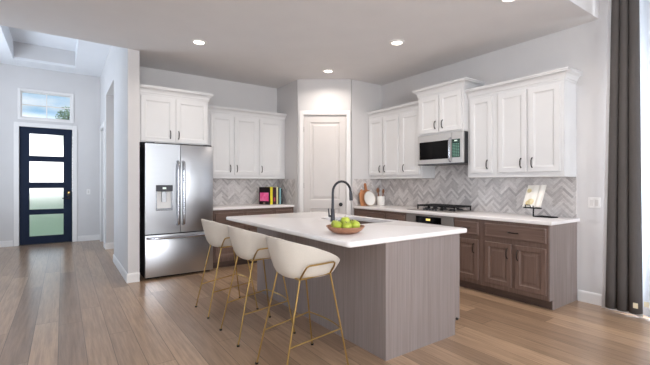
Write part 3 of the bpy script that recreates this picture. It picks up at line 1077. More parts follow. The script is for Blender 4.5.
lv = MB().tube([(-0.018, 0, 0.055), (-0.045, 0.002, 0.058)], 0.011, n=10).tube([(-0.043, 0.002, 0.052), (-0.047, 0.002, 0.085), (-0.054, 0.002, 0.135)], 0.006, n=8, radii=[0.009, 0.007, 0.005]).build('lever', M['gunmetal'], fc)

# ---- bowl of apples
bx, by = 1.835, 2.325
bw = MB().lathe([(0, 0.0), (0.085, 0.0), (0.10, 0.004), (0.135, 0.024), (0.158, 0.050), (0.161, 0.056), (0.154, 0.056), (0.130, 0.030), (0.095, 0.014), (0, 0.012)], (0, 0, 0), 40).build('fruit_bowl', M['bowl'])
bw.location = (bx, by, ZI + 0.0005)
bw.scale = (0.96, 0.96, 1)
tag(bw, 'shallow turned wooden bowl holding green apples on the island', 'bowl')


def apple(r):
    t = thing('apple', 'green apple', 'apple')
    prof = []
    for k in range(15):
        a_ = -PI / 2 + PI * k / 14
        rr = r * math.cos(a_) * (1.0 + 0.06 * math.sin(a_))
        zz_ = r * 0.92 * math.sin(a_)
        if k >= 12:
            zz_ -= r * 0.16 * ((k - 11) / 3.0)
        if k <= 1:
            zz_ += r * 0.08 * (2 - k)
        prof.append((max(0.0, rr) if 0 < k < 14 else 0.0, zz_))
    MB().lathe(prof, n=20).build('flesh', M['apple'], t, angle=80)
    MB().tube([(0, 0, r * 0.70), (0.002, 0, r * 0.95), (0.006, 0.002, r * 1.15)], 0.0018, n=6).build('stem', M['stem'], t)
    return t


AR = 0.039
ap0 = apple(AR)
spots = [
    (-0.082, -0.004, 0.058, 'green apple at the left end of the heap in the wooden bowl'),
    (-0.041, -0.072, 0.058, 'green apple at the front left of the heap in the wooden bowl, nearest the camera'),
    (0.042, -0.071, 0.058, 'green apple at the front right of the heap, towards the near end panel'),
    (0.083, 0.003, 0.058, 'green apple at the right end of the heap in the wooden bowl'),
    (0.041, 0.073, 0.059, 'green apple at the back right of the heap, towards the sink'),
    (-0.042, 0.073, 0.059, 'green apple at the back left of the heap, towards the faucet'),
    (0.000, 0.004, 0.090, 'topmost green apple, sitting on the others in the wooden bowl'),
]
for i, (x, y, z, lb) in enumerate(spots):
    o = ap0 if i == 0 else copy_tree(ap0)
    o.location = (bx + x, by + y, ZI + z + 0.004)
    o.rotation_euler = (random.uniform(-.5, .5), random.uniform(-.5, .5), random.uniform(0, 6))
    tag(o, lb, 'apple', 'apples in the fruit bowl')


# ------------------------------------------------------------------ fridge
fx0, fx1, fyf = 0.893, 1.803, 5.42
fr = thing('refrigerator', 'stainless french-door refrigerator with water dispenser at left of kitchen', 'refrigerator', (fx0, fyf, 0))
fw = fx1 - fx0
MB().box(0.004, fw - 0.004, 0.075, YB - fyf - 0.03, 0.03, 1.825, 0.004).build('body', M['steel_dark'], fr)
MB().box(0.02, fw - 0.02, 0.09, 0.5, 0.0, 0.0299).build('base_grille', M['gap'], fr, smooth=False)
dl = MB()
# left door with a recess for the dispenser
rx0, rx1, rz0, rz1 = 0.132, 0.350, 0.925, 1.275
spl = 0.450
dl.box(0.0, rx0, 0, 0.07, 0.615, 1.835).box(rx1, spl - 0.003, 0, 0.07, 0.615, 1.835).box(rx0, rx1, 0, 0.07, 0.615, rz0).box(rx0, rx1, 0, 0.07, rz1, 1.835).box(rx0, rx1, 0.055, 0.07, rz0, rz1)
ld = dl.build('left_door', M['steel'], fr, smooth=False)
rd = MB().box(spl + 0.003, fw, 0, 0.07, 0.615, 1.835, 0.006, 2).build('right_door', M['steel'], fr)
dr = MB().box(0.0, fw, 0, 0.07, 0.035, 0.600, 0.006, 2).build('freezer_drawer', M['steel'], fr)
MB().box(0.0, fw, 0.012, 0.07, 0.6005, 0.6145).build('door_gasket', M['gap'], fr, smooth=False)
ds = MB().box(rx0 + 0.001, rx1 - 0.001, -0.006, 0.054, rz1 - 0.085, rz1 - 0.001, 0.003).build('dispenser_panel', M['steel_dark'], ld)
MB().box(rx0 + 0.002, rx1 - 0.002, -0.004, 0.054, rz0 + 0.001, rz0 + 0.03, 0.003).build('drip_tray', M['steel_v'], ld)
for q0 in (rx0 + 0.002, rx1 - 0.014):
    MB().box(q0, q0 + 0.012, -0.004, 0.054, rz0 + 0.031, rz1 - 0.086).build('dispenser_surround', M['steel_v'], ld)
MB().box(rx0 + 0.015, rx1 - 0.015, 0.048, 0.0545, rz0 + 0.031, rz1 - 0.086).build('recess_panel', M['plastic_white'], ld, smooth=False)
MB().box(rx0 + 0.075, rx0 + 0.135, 0.005, 0.04, rz0 + 0.12, rz1 - 0.087, 0.004).build('nozzle', M['steel'], ld)
MB().box(rx0 + 0.085, rx0 + 0.13, -0.0075, -0.0055, rz1 - 0.055, rz1 - 0.03).build('lit_button', M['key_white'], ld)


def bar(parent, p0, p1, out, r, name='handle'):
    p0, p1 = Vector(p0), Vector(p1)
    d = (p1 - p0).normalized()
    pts = [p0, p0 + Vector((0, -out * 0.8, 0)) + d * 0.012, p0 + Vector((0, -out, 0)) + d * 0.035]
    for k in range(1, 6):
        q_ = p0.lerp(p1, k / 6) + Vector((0, -out - 0.006 * math.sin(PI * k / 6), 0))
        pts.append(q_)
    pts += [p1 + Vector((0, -out, 0)) - d * 0.035, p1 + Vector((0, -out * 0.8, 0)) - d * 0.012, p1]
    return MB().tube(pts, r, n=10).build(name, M['steel_v'], parent)


bar(ld, (spl - 0.036, 0, 0.73), (spl - 0.036, 0, 1.60), 0.05, 0.021)
bar(rd, (spl + 0.036, 0, 0.73), (spl + 0.036, 0, 1.60), 0.05, 0.021)
bar(dr, (0.03, 0, 0.560), (fw - 0.03, 0, 0.560), 0.05, 0.020)
for q0 in (0.02, fw - 0.12):
    MB().box(q0, q0 + 0.10, 0.02, 0.10, 1.8355, 1.855, 0.004).build('hinge_cover', M['steel_dark'], fr)

# ------------------------------------------------------------------ microwave over the cooktop
mwx = 4.283
mw = thing('microwave', 'stainless over-the-range microwave with a black window', 'microwave', (mwx, 3.708, 1.562), RIGHT)
mw_w, mw_h = 0.762, 0.424
MB().box(0.001, mw_w - 0.001, 0.03, XR - mwx - 0.012, 0, mw_h).build('body', M['steel_dark'], mw, smooth=False)
cpx = 0.585
md_ = MB()
md_.box(0, 0.030, -0.001, 0.029, 0.012, mw_h - 0.001).box(0.549, cpx - 0.002, -0.001, 0.029, 0.012, mw_h - 0.001).box(0.030, 0.549, -0.001, 0.029, 0.012, 0.075).box(0.030, 0.549, -0.001, 0.029, mw_h - 0.095, mw_h - 0.001)
mdr = md_.build('door', M['steel_soft'], mw, smooth=False)
MB().box(0.0305, 0.5485, 0.003, 0.027, 0.0755, mw_h - 0.0955).build('door_window', M['black_glass'], mdr, smooth=False)
bar(mdr, (0.566, 0, 0.03), (0.566, 0, mw_h - 0.075), 0.03, 0.011)
cp = MB().box(cpx, mw_w, -0.001, 0.029, 0.012, mw_h - 0.001, 0.002).build('control_panel', M['steel_soft'], mw)
kp = MB().box(cpx + 0.006, mw_w - 0.045, -0.004, -0.0005, 0.085, mw_h - 0.095).build('keypad', M['keypad'], cp, smooth=False)
kb = MB()
for r_ in range(9):
    for c_ in range(4):
        x = cpx + 0.016 + c_ * 0.028
        z = 0.098 + r_ * 0.020
        kb.box(x, x + 0.02, -0.0055, -0.0038, z, z + 0.011)
kb.build('key_grid', M['keys'], cp, smooth=False)
MB().box(cpx + 0.045, cpx + 0.09, -0.0056, -0.0038, mw_h - 0.125, mw_h - 0.108).build('clock_display', M['key_white'], cp, smooth=False)
MB().box(0.0, mw_w, 0.0, 0.029, 0, 0.011).build('vent_strip', M['steel_dark'], mw, smooth=False)

# ------------------------------------------------------------------ oven under the cooktop
ov = thing('oven', 'built-in stainless oven below the cooktop with a lit clock', 'oven', (BX, 3.699, 0), RIGHT)
ow = 3.699 - 2.911
MB().box(0, ow, 0.0, bd, 0.1, BT - 0.0005).build('body', M['steel_dark'], ov, smooth=False)
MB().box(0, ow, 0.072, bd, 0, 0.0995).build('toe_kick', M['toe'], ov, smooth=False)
pnl = MB().box(0.002, ow - 0.002, -0.018, -0.0005, 0.735, BT - 0.004, 0.002).build('control_panel', M['oven_steel'], ov)
cg = MB().box(0.185, 0.605, -0.021, -0.0175, 0.760, 0.848).build('control_glass', M['black_glass'], pnl, smooth=False)
MB().box(0.36, 0.43, -0.0225, -0.0208, 0.795, 0.822).build('clock_display', M['display'], cg, smooth=False) if False else MB().box(0.36, 0.43, -0.0225, -0.0208, 0.795, 0.822).build('clock_display', M['display'], pnl, smooth=False)
od = MB().box(0.002, ow - 0.002, -0.022, -0.0005, 0.12, 0.725, 0.003).build('door', M['steel'], ov)
MB().box(0.12, ow - 0.12, -0.0235, -0.0215, 0.24, 0.56).build('door_window', M['black_glass'], od, smooth=False)
bar(od, (0.06, -0.022, 0.665), (ow - 0.06, -0.022, 0.665), 0.045, 0.011)

# ------------------------------------------------------------------ gas cooktop
ck = thing('cooktop', 'five-burner gas cooktop with black grates on the right worktop', 'cooktop', (4.365, 3.39, ZR))
# local x into wall (world X), local y world Y
MB().box(-0.245, 0.245, -0.385, 0.385, 0.0005, 0.010, 0.004, 2).build('tray', M['oven_steel'], ck)
burn = [(-0.05, -0.25, .036), (0.14, -0.25, .030), (0.05, -0.037, .048), (-0.05, 0.18, .030), (0.14, 0.18, .036)]
for (x, y, r_) in burn:
    bu = MB().lathe([(0, 0.010), (r_ + 0.012, 0.010), (r_ + 0.012, 0.016), (r_, 0.020), (r_, 0.028), (0, 0.028)], (x, y, 0), 18).build('burner', M['steel_dark'], ck)
    MB().lathe([(0, 0.0285), (r_ * 0.8, 0.0285), (r_ * 0.8, 0.034), (0, 0.036)], (x, y, 0), 18).build('burner_cap', M['iron'], bu)
for (y0, y1) in ((-0.355, -0.150), (-0.142, 0.068), (0.076, 0.280)):
    gq = MB()
    x0, x1 = -0.14, 0.235
    t_, zt0, zt1 = 0.008, 0.056, 0.076
    for y in (y0 + t_, y1 - t_):
        gq.box(x0, x1, y - t_, y + t_, zt0, zt1)
    for x in (x0 + t_, x1 - t_):
        gq.box(x - t_, x + t_, y0, y1, zt0 - 0.0003, zt1 + 0.0003)
    ym = (y0 + y1) / 2
    gq.box(x0, x1, ym - 0.005, ym + 0.005, zt0 + 0.002, zt1 + 0.001)
    for x in ((x0 + x1) / 2 - 0.11, (x0 + x1) / 2, (x0 + x1) / 2 + 0.11):
        gq.box(x - 0.005, x + 0.005, y0, y1, zt0 + 0.0025, zt1 + 0.0015)
    for x in (x0 + t_, x1 - t_):
        for y in (y0 + t_, y1 - t_):
            gq.box(x - 0.0075, x + 0.0075, y - 0.0075, y + 0.0075, 0.0102, zt0 + 0.004)
    gq.build('grate', M['iron'], ck, smooth=False)
for k in range(5):
    MB().lathe([(0, 0.010), (0.019, 0.010), (0.017, 0.032), (0.0, 0.034)], (-0.20 + 0.0, -0.10 + k * 0.05, 0), 14).build('knob', M['steel_dark'], ck)


# ------------------------------------------------------------------ bar stools
def make_stool():
    t = thing('bar_stool', 'bar stool', 'bar stool')
    # shell; local +x faces the island
    bm = bmesh.new()
    NP = 56

    def outline(ph):
        e_ = 2.0 / 2.5
        cx, sy_ = math.cos(ph), math.sin(ph)
        ax = 0.270 if cx < 0 else 0.252
        return (ax * math.copysign(abs(cx) ** e_, cx), 0.235 * math.copysign(abs(sy_) ** e_, sy_))

    def rim(x):
        kn = [(-0.28, 0.938), (-0.24, 0.932), (-0.07, 0.884), (0.07, 0.832), (0.16, 0.79), (0.215, 0.752), (0.245, 0.715), (0.27, 0.690)]
        if x <= kn[0][0]:
            return kn[0][1]
        for (a_, za), (b_, zb) in zip(kn, kn[1:]):
            if x <= b_:
                u = (x - a_) / (b_ - a_)
                return za + (zb - za) * u
        return kn[-1][1]
    ZB = 0.648
    outer = [(0.0, 0.0), (0.30, 0.0), (0.50, 0.004), (0.62, 0.03), (0.72, 0.10), (0.80, 0.24), (0.875, 0.48), (0.94, 0.74), (0.985, 0.95), (0.99, 0.985), (0.975, 1.0), (0.945, 0.995), (0.92, 0.97)]
    inner = [(0.885, 0.80), (0.83, 0.55), (0.76, 0.34)]
    rings = []
    SEATZ = 0.668
    for (s_, g_) in outer + inner:
        ring = []
        for k in range(NP):
            ph = 2 * PI * k / NP
            x, y = outline(ph)
            zr_ = rim(x)
            # the foot of the shell sits under the seat, a little forward of the leaning back
            z = ZB + (zr_ - ZB) * g_
            xx = x * s_ + 0.060 + 0.02 * (1 - s_)
            ring.append((xx, y * s_, z))
        rings.append(ring)
    vr = []
    for i, ring in enumerate(rings):
        if i == 0:
            vr.append([bm.verts.new(ring[0])])
        else:
            vr.append([bm.verts.new(p) for p in ring])
    for a_, b_ in zip(vr, vr[1:]):
        for k in range(NP):
            k2 = (k + 1) % NP
            if len(a_) == 1:
                bm.faces.new((a_[0], b_[k2], b_[k]))
            else:
                bm.faces.new((a_[k], a_[k2], b_[k2], b_[k]))
    bm.faces.new(vr[-1])
    m_ = MB()
    m_.bm.free()
    m_.bm = bm
    m_.build('shell', M['seat_fabric'], t, angle=70)
    # cushion
    cu = MB()
    rr = []
    for (s_, z) in ((0.0, 0.708), (0.5, 0.708), (0.66, 0.703), (0.72, 0.692), (0.73, 0.678), (0.70, 0.670)):
        rr.append([(outline(2 * PI * k / NP)[0] * s_ + 0.080, outline(2 * PI * k / NP)[1] * s_, z) for k in range(NP)])
    vr = [[cu.bm.verts.new(rr[0][0])]] + [[cu.bm.verts.new(p) for p in r_] for r_ in rr[1:]]
    for a_, b_ in zip(vr, vr[1:]):
        for k in range(NP):
            k2 = (k + 1) % NP
            if len(a_) == 1:
                cu.bm.faces.new((a_[0], b_[k2], b_[k]))
            else:
                cu.bm.faces.new((a_[k], a_[k2], b_[k2], b_[k]))
    cu.bm.faces.new(vr[-1])
    cu.build('seat_cushion', M['seat_fabric'], t, angle=70)
    # legs and frame
    top_b, top_f = (-0.07, 0.158, 0.660), (0.172, 0.168, 0.676)
    ft_b, ft_f = (-0.215, 0.20, 0.006), (0.285, 0.235, 0.006)
    R_ = 0.0062
    for s_ in (-1, 1):
        f = lambda p: (p[0], p[1] * s_, p[2])
        lb = MB().tube([f(ft_b), f(top_b)], R_, n=10).build('leg', M['brass'], t)
        lf = MB().tube([f(ft_f), f(top_f)], R_, n=10).build('leg', M['brass'], t)
        for leg, ft in ((lb, ft_b), (lf, ft_f)):
            p = f(ft)
            MB().lathe([(0, 0.0), (0.012, 0.0), (0.012, 0.012), (0, 0.012)], (p[0], p[1], 0.0005), 12).build('foot', M['pull'], leg)
        # side bracket: trapezoid of rod that cradles the shell
        loop = [f(top_b), f((-0.070, 0.208, 0.720)), f((-0.064, 0.236, 0.756)), f((-0.050, 0.242, 0.765)), f((0.05, 0.246, 0.768)), f((0.145, 0.241, 0.770)), f((0.163, 0.235, 0.762)), f((0.170, 0.212, 0.726)), f(top_f)]
        MB().tube(loop, 0.0062, n=8).build('side_bracket', M['brass'], t)
        MB().tube([f(top_b), f(top_f)], 0.0062, n=8).build('seat_rail', M['brass'], t)
    MB().tube([top_b, (top_b[0], -top_b[1], top_b[2] )], 0.007, n=8).build('cross_rail', M['brass'], t)
    MB().tube([(0.172, 0.168, 0.676), (0.172, 0, 0.642), (0.172, -0.168, 0.676)], 0.006, n=8).build('cross_rail', M['brass'], t)

    def at(ft, tp, z):
        u = (z - ft[2]) / (tp[2] - ft[2])
        return Vector(ft).lerp(Vector(tp), u)
    pb, pf = at(ft_b, top_b, 0.238), at(ft_f, top_f, 0.285)
    pts = [pb]
    for u in (0.25, 0.5, 0.75, 1.0):
        pts.append(pb.lerp(pf, u))
    for k in range(1, 12):
        u = k / 12.0
        y = pf.y * (1 - 2 * u)
        pts.append(Vector((pf.x + 0.035 * math.sin(PI * u), y, pf.z - 0.006 * math.sin(PI * u))))
    pts += [Vector((pf.x, -pf.y, pf.z))]
    for u in (0.75, 0.5, 0.25, 0.0):
        q_ = pb.lerp(pf, u)
        pts.append(Vector((q_.x, -q_.y, q_.z)))
    MB().tube(pts, 0.0055, n=8).build('footrest', M['brass'], t)
    return t


st0 = make_stool()
for i, (y, lb) in enumerate(((2.283, 'cream tub-back bar stool nearest the camera, at the near end of the island'),
                             (3.033, 'cream tub-back bar stool in the middle of the three'),
                             (3.785, 'cream tub-back bar stool farthest from the camera, nearest the fridge'))):
    o = st0 if i == 0 else copy_tree(st0)
    o.location = (1.36, y, 0)
    tag(o, lb, 'bar stool', 'bar stools along the island')

# ------------------------------------------------------------------ books
BK = [
    ('yellow', 2.885, 0.052, 0.20, 0.285, (228, 214, 48), 'thin yellow-spined book, second from the left in the back counter row'),
    ('maroon', 2.939, 0.070, 0.20, 0.280, (58, 26, 34), 'thick dark maroon book right of the yellow one on the back counter'),
    ('cream', 3.011, 0.028, 0.19, 0.282, (222, 214, 160), 'slim cream-spined book between the maroon and dark green books'),
    ('green', 3.041, 0.030, 0.19, 0.275, (34, 62, 52), 'dark green book right of the slim cream one on the back counter'),
    ('teal', 3.073, 0.024, 0.19, 0.270, (136, 186, 196), 'slim pale teal book between two dark books on the back counter'),
    ('dark', 3.099, 0.030, 0.19, 0.255, (40, 44, 48), 'dark charcoal book at the right end of the back counter row'),
]


def book(name, loc, rz, th, dep, h, rgb, label, cover_mark=None):
    t = thing('book', label, 'book', loc, rz, 'books on the back counter')
    cm = mat('book_cover_' + name, rgb, 0.4, 0, 0.05)
    # local: x = thickness, y = depth, spine at y = 0
    c_ = MB()
    c_.box(0, 0.003, 0, dep, 0, h).box(th - 0.003, th, 0, dep, 0, h).box(0.003, th - 0.003, 0, 0.004, 0, h)
    cov = c_.build('cover', cm, t, smooth=False)
    MB().box(0.0032, th - 0.0032, 0.0045, dep - 0.006, 0.004, h - 0.004).build('pages', M['paper'], t, smooth=False)
    return t, cov


YBK = 5.80
for (nm, x, th, dep, h, rgb, lb) in BK:
    t, cov = book(nm, (x + 0.035, YBK, ZBK + 0.0005), 0, th, dep, h * 1.06, rgb, lb)
    if nm == 'maroon':
        MB().box(0.02, 0.05, -0.001, -0.0002, 0.05, 0.12).build('spine_band', mat('maroon_spine_band', (168, 60, 80), 0.5), cov, smooth=False)
# the leftmost book shows its front cover
t, cov = book('black_pink', (2.896, YBK - 0.034, ZBK + 0.0005), math.radians(36), 0.022, 0.20, 0.300, (20, 12, 18),
              'black book with a large pink cover picture, leftmost of the books on the back counter')
pk = mat('pink_cover_picture', (226, 62, 132), 0.4, 0, 0, (18, 18, 18), 0, (246, 132, 178))
MB().box(-0.0008, 0.0, 0.018, 0.185, 0.06, 0.205).build('cover_picture', pk, cov, smooth=False)
MB().box(-0.0009, 0.0, 0.085, 0.125, 0.012, 0.035).build('cover_emblem', mat('cover_emblem', (150, 120, 110), 0.5), cov, smooth=False)

# ------------------------------------------------------------------ cutting boards, plate, crock in the right corner
def board(pts_w, label, m, x, y, lean, th=0.018, rz=0.0):
    o = MB().prism(pts_w, 0, th, 'Y').build('cutting_board', M[m])
    bv = o.modifiers.new('bevel', 'BEVEL')
    bv.width, bv.segments = 0.003, 2
    o.location = (x, y, ZR + 0.001)
    o.rotation_euler = (-lean, 0, rz)
    return tag(o, label, 'cutting board')


def paddle(w, h, nw, nh):
    out = []
    r_ = 0.03
    for cx, cz, a0 in ((-w / 2 + r_, r_, PI), (w / 2 - r_, r_, 1.5 * PI), (w / 2 - r_, h - r_, 0)):
        for k in range(5):
            a_ = a0 + 0.5 * PI * k / 4
            out.append((cx + r_ * math.cos(a_), cz + r_ * math.sin(a_)))
    out += [(nw / 2 + 0.012, h), (nw / 2, h + 0.015), (nw / 2, h + nh - nw / 2)]
    for k in range(7):
        a_ = PI * k / 6
        out.append((nw / 2 * math.cos(a_), h + nh - nw / 2 + nw / 2 * math.sin(a_)))
    out += [(-nw / 2, h + 0.015), (-nw / 2 - 0.012, h)]
    a0 = 0.5 * PI
    for k in range(5):
        a_ = a0 + 0.5 * PI * k / 4
        out.append((-w / 2 + r_ + r_ * math.cos(a_), h - r_ + r_ * math.sin(a_)))
    return out


board(paddle(0.17, 0.27, 0.045, 0.125), 'tall brown paddle cutting board with a handle, leaning behind the white plate', 'board', 4.275, 4.78, 0.22)
board(paddle(0.12, 0.235, 0.04, 0.05), 'paler short cutting board leaning at the left of the tall paddle board', 'board2', 4.150, 4.76, 0.20)
pl = thing('plate', 'round white plate leaning in front of the cutting boards', 'plate', (4.235, 4.70, ZR + 0.001))
pt = MB().lathe([(0, 0.012), (0.076, 0.012), (0.092, 0.003), (0.126, 0.0), (0.126, 0.004), (0.094, 0.008), (0.078, 0.017), (0, 0.017)], (0, 0, 0), 40, 'Y').build('dish', M['ceramic'], pl)
pt.location = (0, 0.0, 0.126)
pt.rotation_euler = (-0.2, 0, 0)
rm = MB().lathe([(0.116, -0.002), (0.128, -0.001), (0.128, 0.005), (0.116, 0.004), (0.116, -0.002)], (0, 0, 0), 40, 'Y').build('rim', M['wicker'], pl)
rm.location = (0, 0.0, 0.1265)
rm.rotation_euler = (-0.2, 0, 0)
tag(rm, 'beige rim', None)
cr = MB().lathe([(0, 0), (0.05, 0), (0.054, 0.004), (0.060, 0.15), (0.055, 0.15), (0.049, 0.01), (0, 0.008)], (0, 0, 0), 28).build('utensil_crock', M['ceramic'])
cr.location = (4.485, 4.70, ZR + 0.0005)
cr.scale = (1.15, 1.15, 1.05)
tag(cr, 'white ceramic crock holding wooden utensils in the right corner', 'crock')
ut = [(-0.040, 0.010, -0.17, 0.02, 'leftmost wooden spoon leaning out of the white crock', 0.30),
      (0.004, 0.044, 0.0, 0.16, 'wooden spoon leaning back behind the others in the white crock', 0.315),
      (0.042, 0.004, 0.17, 0.03, 'rightmost wooden spoon leaning out of the white crock', 0.29),
      (0.004, -0.044, 0.0, -0.15, 'wooden spoon at the front of the white crock', 0.28)]
sp0 = None
for (x, y, rx, ry, lb, ln) in ut:
    if sp0 is None:
        pts = [(0, 0, 0), (0, 0, 0.2)]
        sp0 = thing('wooden_spoon', lb, 'spoon')
        MB().tube(pts, 0.005, n=8).build('shaft', M['utensil'], sp0)
        hb = MB().lathe([(0, 0), (0.010, 0.004), (0.021, 0.03), (0.022, 0.05), (0.014, 0.075), (0, 0.08)], (0, 0, 0.198), 14)
        hb.move(Matrix.Diagonal((1, 0.4, 1, 1)))
        hb.build('spoon_head', M['utensil'], sp0)
        o = sp0
    else:
        o = copy_tree(sp0)
    o.location = (4.485 + x * 0.6, 4.70 + y * 0.6, ZR + 0.011)
    o.rotation_euler = (-ry, rx, 0)
    o.scale = (1, 1, ln / 0.29)
    tag(o, lb, 'spoon', 'wooden spoons in the crock')

# ------------------------------------------------------------------ cookbook on its stand
csx, csy = 4.425, 2.125
crz = math.radians(-98)
cs_ = thing('cookbook_stand', 'black metal cookbook stand on the right worktop', 'stand', (csx, csy, ZR + 0.0005), crz)
# local x = left to right seen by the camera, local y away from the camera
MB().tube([(0.0, 0.0, 0.006), (0.20, 0.02, 0.006), (0.20, 0.13, 0.006), (0.02, 0.13, 0.006)], 0.006, closed=True, n=8).build('base', M['black'], cs_)
MB().tube([(0.0, 0.0, 0.006), (0.0, 0.0, 0.06), (0.004, 0.0, 0.108)], 0.008, n=8).build('post', M['black'], cs_)
ln_ = 0.42
tr = MB().box(-0.10, 0.095, -0.038, 0.012, 0.096, 0.109, 0.002)
tr.tube([(-0.075, -0.032, 0.105), (-0.075, -0.036, 0.135), (-0.015, -0.036, 0.135), (-0.015, -0.032, 0.105)], 0.006, n=6)
tr.tube([(0.02, -0.032, 0.105), (0.02, -0.036, 0.13)], 0.006, n=6)
tr.build('ledge', M['black'], cs_)
bk = MB()
bk.bm.free()
bk = MB().box(-0.07, 0.07, 0.0, 0.004, 0.0, 0.2)
br = bk.build('back_rest', M['black'], cs_, smooth=False)
br.location = (0, 0.012, 0.108)
br.rotation_euler = (-ln_, 0, 0)
cb = thing('cookbook', 'open cookbook with pale yellow pictures resting on the black stand', 'book', (0, 0, 0))
cb.rotation_mode = 'XYZ'
mtx = Matrix.Translation((csx, csy, ZR + 0.0005)) @ Matrix.Rotation(crz, 4, 'Z') @ Matrix.Translation((0.012, -0.006, 0.110)) @ Matrix.Rotation(-ln_, 4, 'X')
cb.matrix_world = mtx
page = mat('cookbook_page', (246, 243, 236), 0.6, 0, 0.02)


def leaf(sgn, w, nm):
    m_ = MB()
    bm = m_.bm
    top, bot = [], []
    for k in range(9):
        u = k / 8.0
        x = sgn * w * u
        y = -0.014 * math.sin(PI * min(1, u * 1.4)) * (1 - u * 0.6) - 0.012 * u * (0.2 if sgn < 0 else 1.6)
        top.append((x, y))
        bot.append((x, y + 0.008 * (1 - 0.4 * u) + 0.003))
    poly = top + bot[::-1]
    if sgn > 0:
        poly = poly[::-1]
    m_.prism(poly, 0, 0.275, 'Z')
    return m_.build(nm, page, cb, angle=60)


lf = leaf(-1, 0.145, 'left_page')
leaf(1, 0.085, 'right_page')
yel = mat('pale_yellow_food_picture', (226, 204, 140), 0.6, 0, 0, (40, 40, 40), 0, (242, 232, 196))
for (px, pz, pr) in ((-0.102, 0.20, 0.026), (-0.052, 0.062, 0.038), (-0.085, 0.048, 0.026)):
    MB().lathe([(0, 0), (pr, 0), (pr, 0.0008), (0, 0.0008)], (px, -0.0148, pz), 20, 'Y').build('food_picture', yel, lf)

# ------------------------------------------------------------------ switch plates
def switch_plate(label, loc, rz, gang):
    t = thing('switch_plate', label, 'switch', loc, rz)
    w = 0.07 + 0.046 * (gang - 1)
    MB().box(-w / 2, w / 2, -0.006, -0.0005, -0.057, 0.057, 0.002).build('plate', M['plastic_white'], t)
    for k in range(gang):
        x = (k - (gang - 1) / 2) * 0.046
        MB().box(x - 0.016, x + 0.016, -0.0095, -0.0062, -0.033, 0.033, 0.0012).build('rocker', M['rocker'], t)
    return t


switch_plate('white double light switch on the right wall between worktop and curtain', (XR, 1.612, 1.092), RIGHT, 2)
switch_plate('white single light switch on the front wall right of the navy door', (0.47, YF, 1.10), 0, 1)

# ------------------------------------------------------------------ curtains
def curtain_mesh(path_fn, z0, z1, nz, thick, name, m, parent):
    mb = MB()
    bm = mb.bm
    rows = []
    for j in range(nz + 1):
        v = j / nz
        rows.append([bm.verts.new((x, y, z0 + (z1 - z0) * v)) for x, y in path_fn(v)])
    for a_, b_ in zip(rows, rows[1:]):
        for k in range(len(a_) - 1):
            bm.faces.new((a_[k], a_[k + 1], b_[k + 1], b_[k]))
    o = mb.build(name, m, parent, angle=80, recalc=False)
    md2 = o.modifiers.new('thickness', 'SOLIDIFY')
    md2.thickness = thick
    md2.offset = 0
    return o


CY0, CY1 = 1.462, 1.172
ct = thing('curtain', 'heavy charcoal curtain with a white lining hanging at the right edge', 'curtain', (4.52, 1.29, 0))


def wave(off, y_shrink, n_f=3.0, extra=0.0):
    def fn(v):
        out = []
        NK = 72
        for k in range(NK + 1):
            u = k / NK
            ya, yb = CY0 - 1.29 - 0.062 * v - y_shrink, CY1 - 1.29 + 0.03 * v
            y = ya + (yb - ya) * u
            amp = 0.052 - 0.010 * v
            ph = 2 * PI * n_f * u
            x = -amp * (abs(math.sin(ph / 2)) ** 0.8) * 1.6 + 0.035 + off
            y += 0.010 * math.sin(ph)
            out.append((x, y))
        return out
    return fn


curtain_mesh(wave(0.0, 0.0), 0.05, 3.50, 14, 0.006, 'drape', M['curtain'], ct)
def lining_path(v):
    out = []
    for k in range(41):
        u = k / 40
        ya, yb = CY0 - 1.29 - 0.062 * v + 0.045, CY1 - 1.29 + 0.03 * v
        out.append((0.047 + 0.005 * math.sin(2 * PI * 3 * u), ya + (yb - ya) * u))
    return out


curtain_mesh(lining_path, 0.016, 3.50, 14, 0.004, 'lining', M['lining'], ct)
hx_ = MB()
tg = MB().box(-0.056, -0.0535, -0.108, -0.070, 0.11, 0.16).build('cream_rectangle', M['cream_square'], ct, smooth=False)  # plain cream rectangle low on the drape
tag(tg, 'small cream rectangle', None)

sh = thing('sheer_curtain', 'sheer white curtain filtering daylight at the far right edge', 'curtain', (4.615, 0.7, 0))


def sheer(v):
    out = []
    for k in range(121):
        u = k / 120
        out.append((0.022 * math.sin(2 * PI * 12 * u), 0.535 - 1.7 * u))
    return out


curtain_mesh(sheer, 0.02, 3.50, 2, 0.002, 'sheer_panel', M['sheer'], sh)
MB().box(-0.026, -0.0235, 0.43, 0.47, 0.11, 0.16).build('cream_rectangle', M['cream_square'], sh, smooth=False)  # second cream rectangle, on the sheer panel
rod = thing('curtain_rod', 'dark curtain rod above the sliding door', 'curtain rod', (4.535, 0.4, 3.515))
MB().tube([(0, -1.5, 0), (0, 1.12, 0)], 0.014, n=10).build('rod', M['black'], rod)
for y in (-1.45, 1.08):
    MB().tube([(0, y, 0), (XR - 4.535 - 0.001, y, 0)], 0.009, n=8).build('bracket', M['black'], rod)

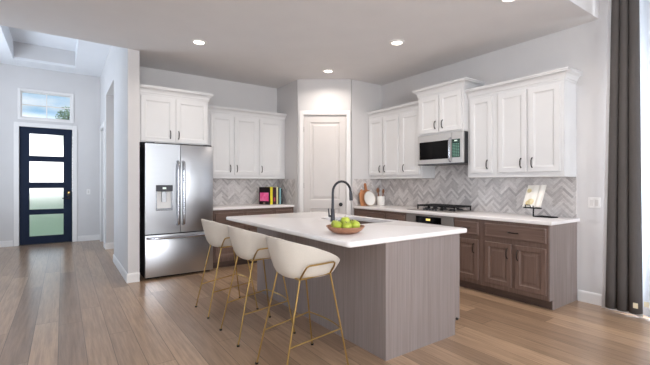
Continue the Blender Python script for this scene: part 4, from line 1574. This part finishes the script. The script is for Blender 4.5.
# ------------------------------------------------------------------ recessed downlights
DL = [(1.379, 4.673, 'recessed downlight above the fridge'), (3.386, 4.727, 'recessed downlight in front of the pantry door'),
      (3.398, 3.273, 'recessed downlight in front of the raised microwave cabinet'), (3.44, 1.865, 'recessed downlight at the top edge nearest the ceiling drop'),
      (1.9, 7.75, 'added downlight brightening the side corridor off the entry')]  # corridor light is added to brighten the opening, its source unseen
for i, (x, y, lb) in enumerate(DL):
    t = thing('ceiling_light', lb, 'ceiling light', (x, y, CK if y < 7 else 3.03), 0, 'recessed downlights in the kitchen ceiling')
    MB().lathe([(0.060, -0.0005), (0.094, -0.0005), (0.092, -0.008), (0.066, -0.014), (0.060, -0.004), (0.060, -0.0005)], (0, 0, 0), 32).build('trim_ring', M['plastic_white'], t)
    MB().lathe([(0, -0.003), (0.0595, -0.003), (0.0595, -0.001), (0, -0.001)], (0, 0, 0), 32).build('lens', M['lamp_glow'], t)
    ld_ = bpy.data.lights.new('downlight_lamp', 'AREA')
    ld_.shape = 'DISK'
    ld_.size = 0.13
    ld_.energy = DOWN_POWER
    ld_.color = DOWN_COL
    ld_.spread = math.radians(150)
    lo = bpy.data.objects.new('downlight_lamp', ld_)
    COL.objects.link(lo)
    lo.parent = t
    lo.location = (0, 0, -0.014)

# ------------------------------------------------------------------ outside: lawn and a tree past the front door
struct(MB().box(-30, 30, YF + 0.2, 70, -0.25, -0.15).build('ground', M['lawn'], smooth=False), 'green lawn outside the front door', 'lawn')
struct(MB().box(-30, 30, -60, YREAR - 0.22, -0.25, -0.12).build('ground', M['patio'], smooth=False))
tr = thing('tree', 'green leafy tree seen outside through the transom window', 'tree', (0.16, 18.0, -0.15))
MB().tube([(0, 0, 0), (0.03, 0, 1.6), (-0.02, 0, 3.2), (0.02, 0.1, 4.2)], 0.08, n=8, radii=[0.10, 0.07, 0.06, 0.03]).build('trunk', M['bark'], tr)
lv_ = MB()
rnd = random.Random(4)
for k in range(1500):
    a_, b_ = rnd.uniform(0, 2 * PI), rnd.uniform(-1, 1)
    rr = rnd.random() ** 0.4
    hgt = 0.85
    p = Vector((0.46 * rr * math.cos(a_) * math.sqrt(1 - b_ * b_), 0.46 * rr * math.sin(a_) * math.sqrt(1 - b_ * b_), 3.65 + hgt * b_ * rr))
    d1_ = Vector((rnd.uniform(-1, 1), rnd.uniform(-1, 1), rnd.uniform(-1, 1))).normalized() * 0.05
    d2_ = Vector((rnd.uniform(-1, 1), rnd.uniform(-1, 1), rnd.uniform(-1, 1))).normalized() * 0.03
    lv_.bm.faces.new([lv_.bm.verts.new(p + d1_), lv_.bm.verts.new(p + d2_), lv_.bm.verts.new(p - d1_), lv_.bm.verts.new(p - d2_)])
lv_.build('foliage', M['leaf'], tr, smooth=False, recalc=False)
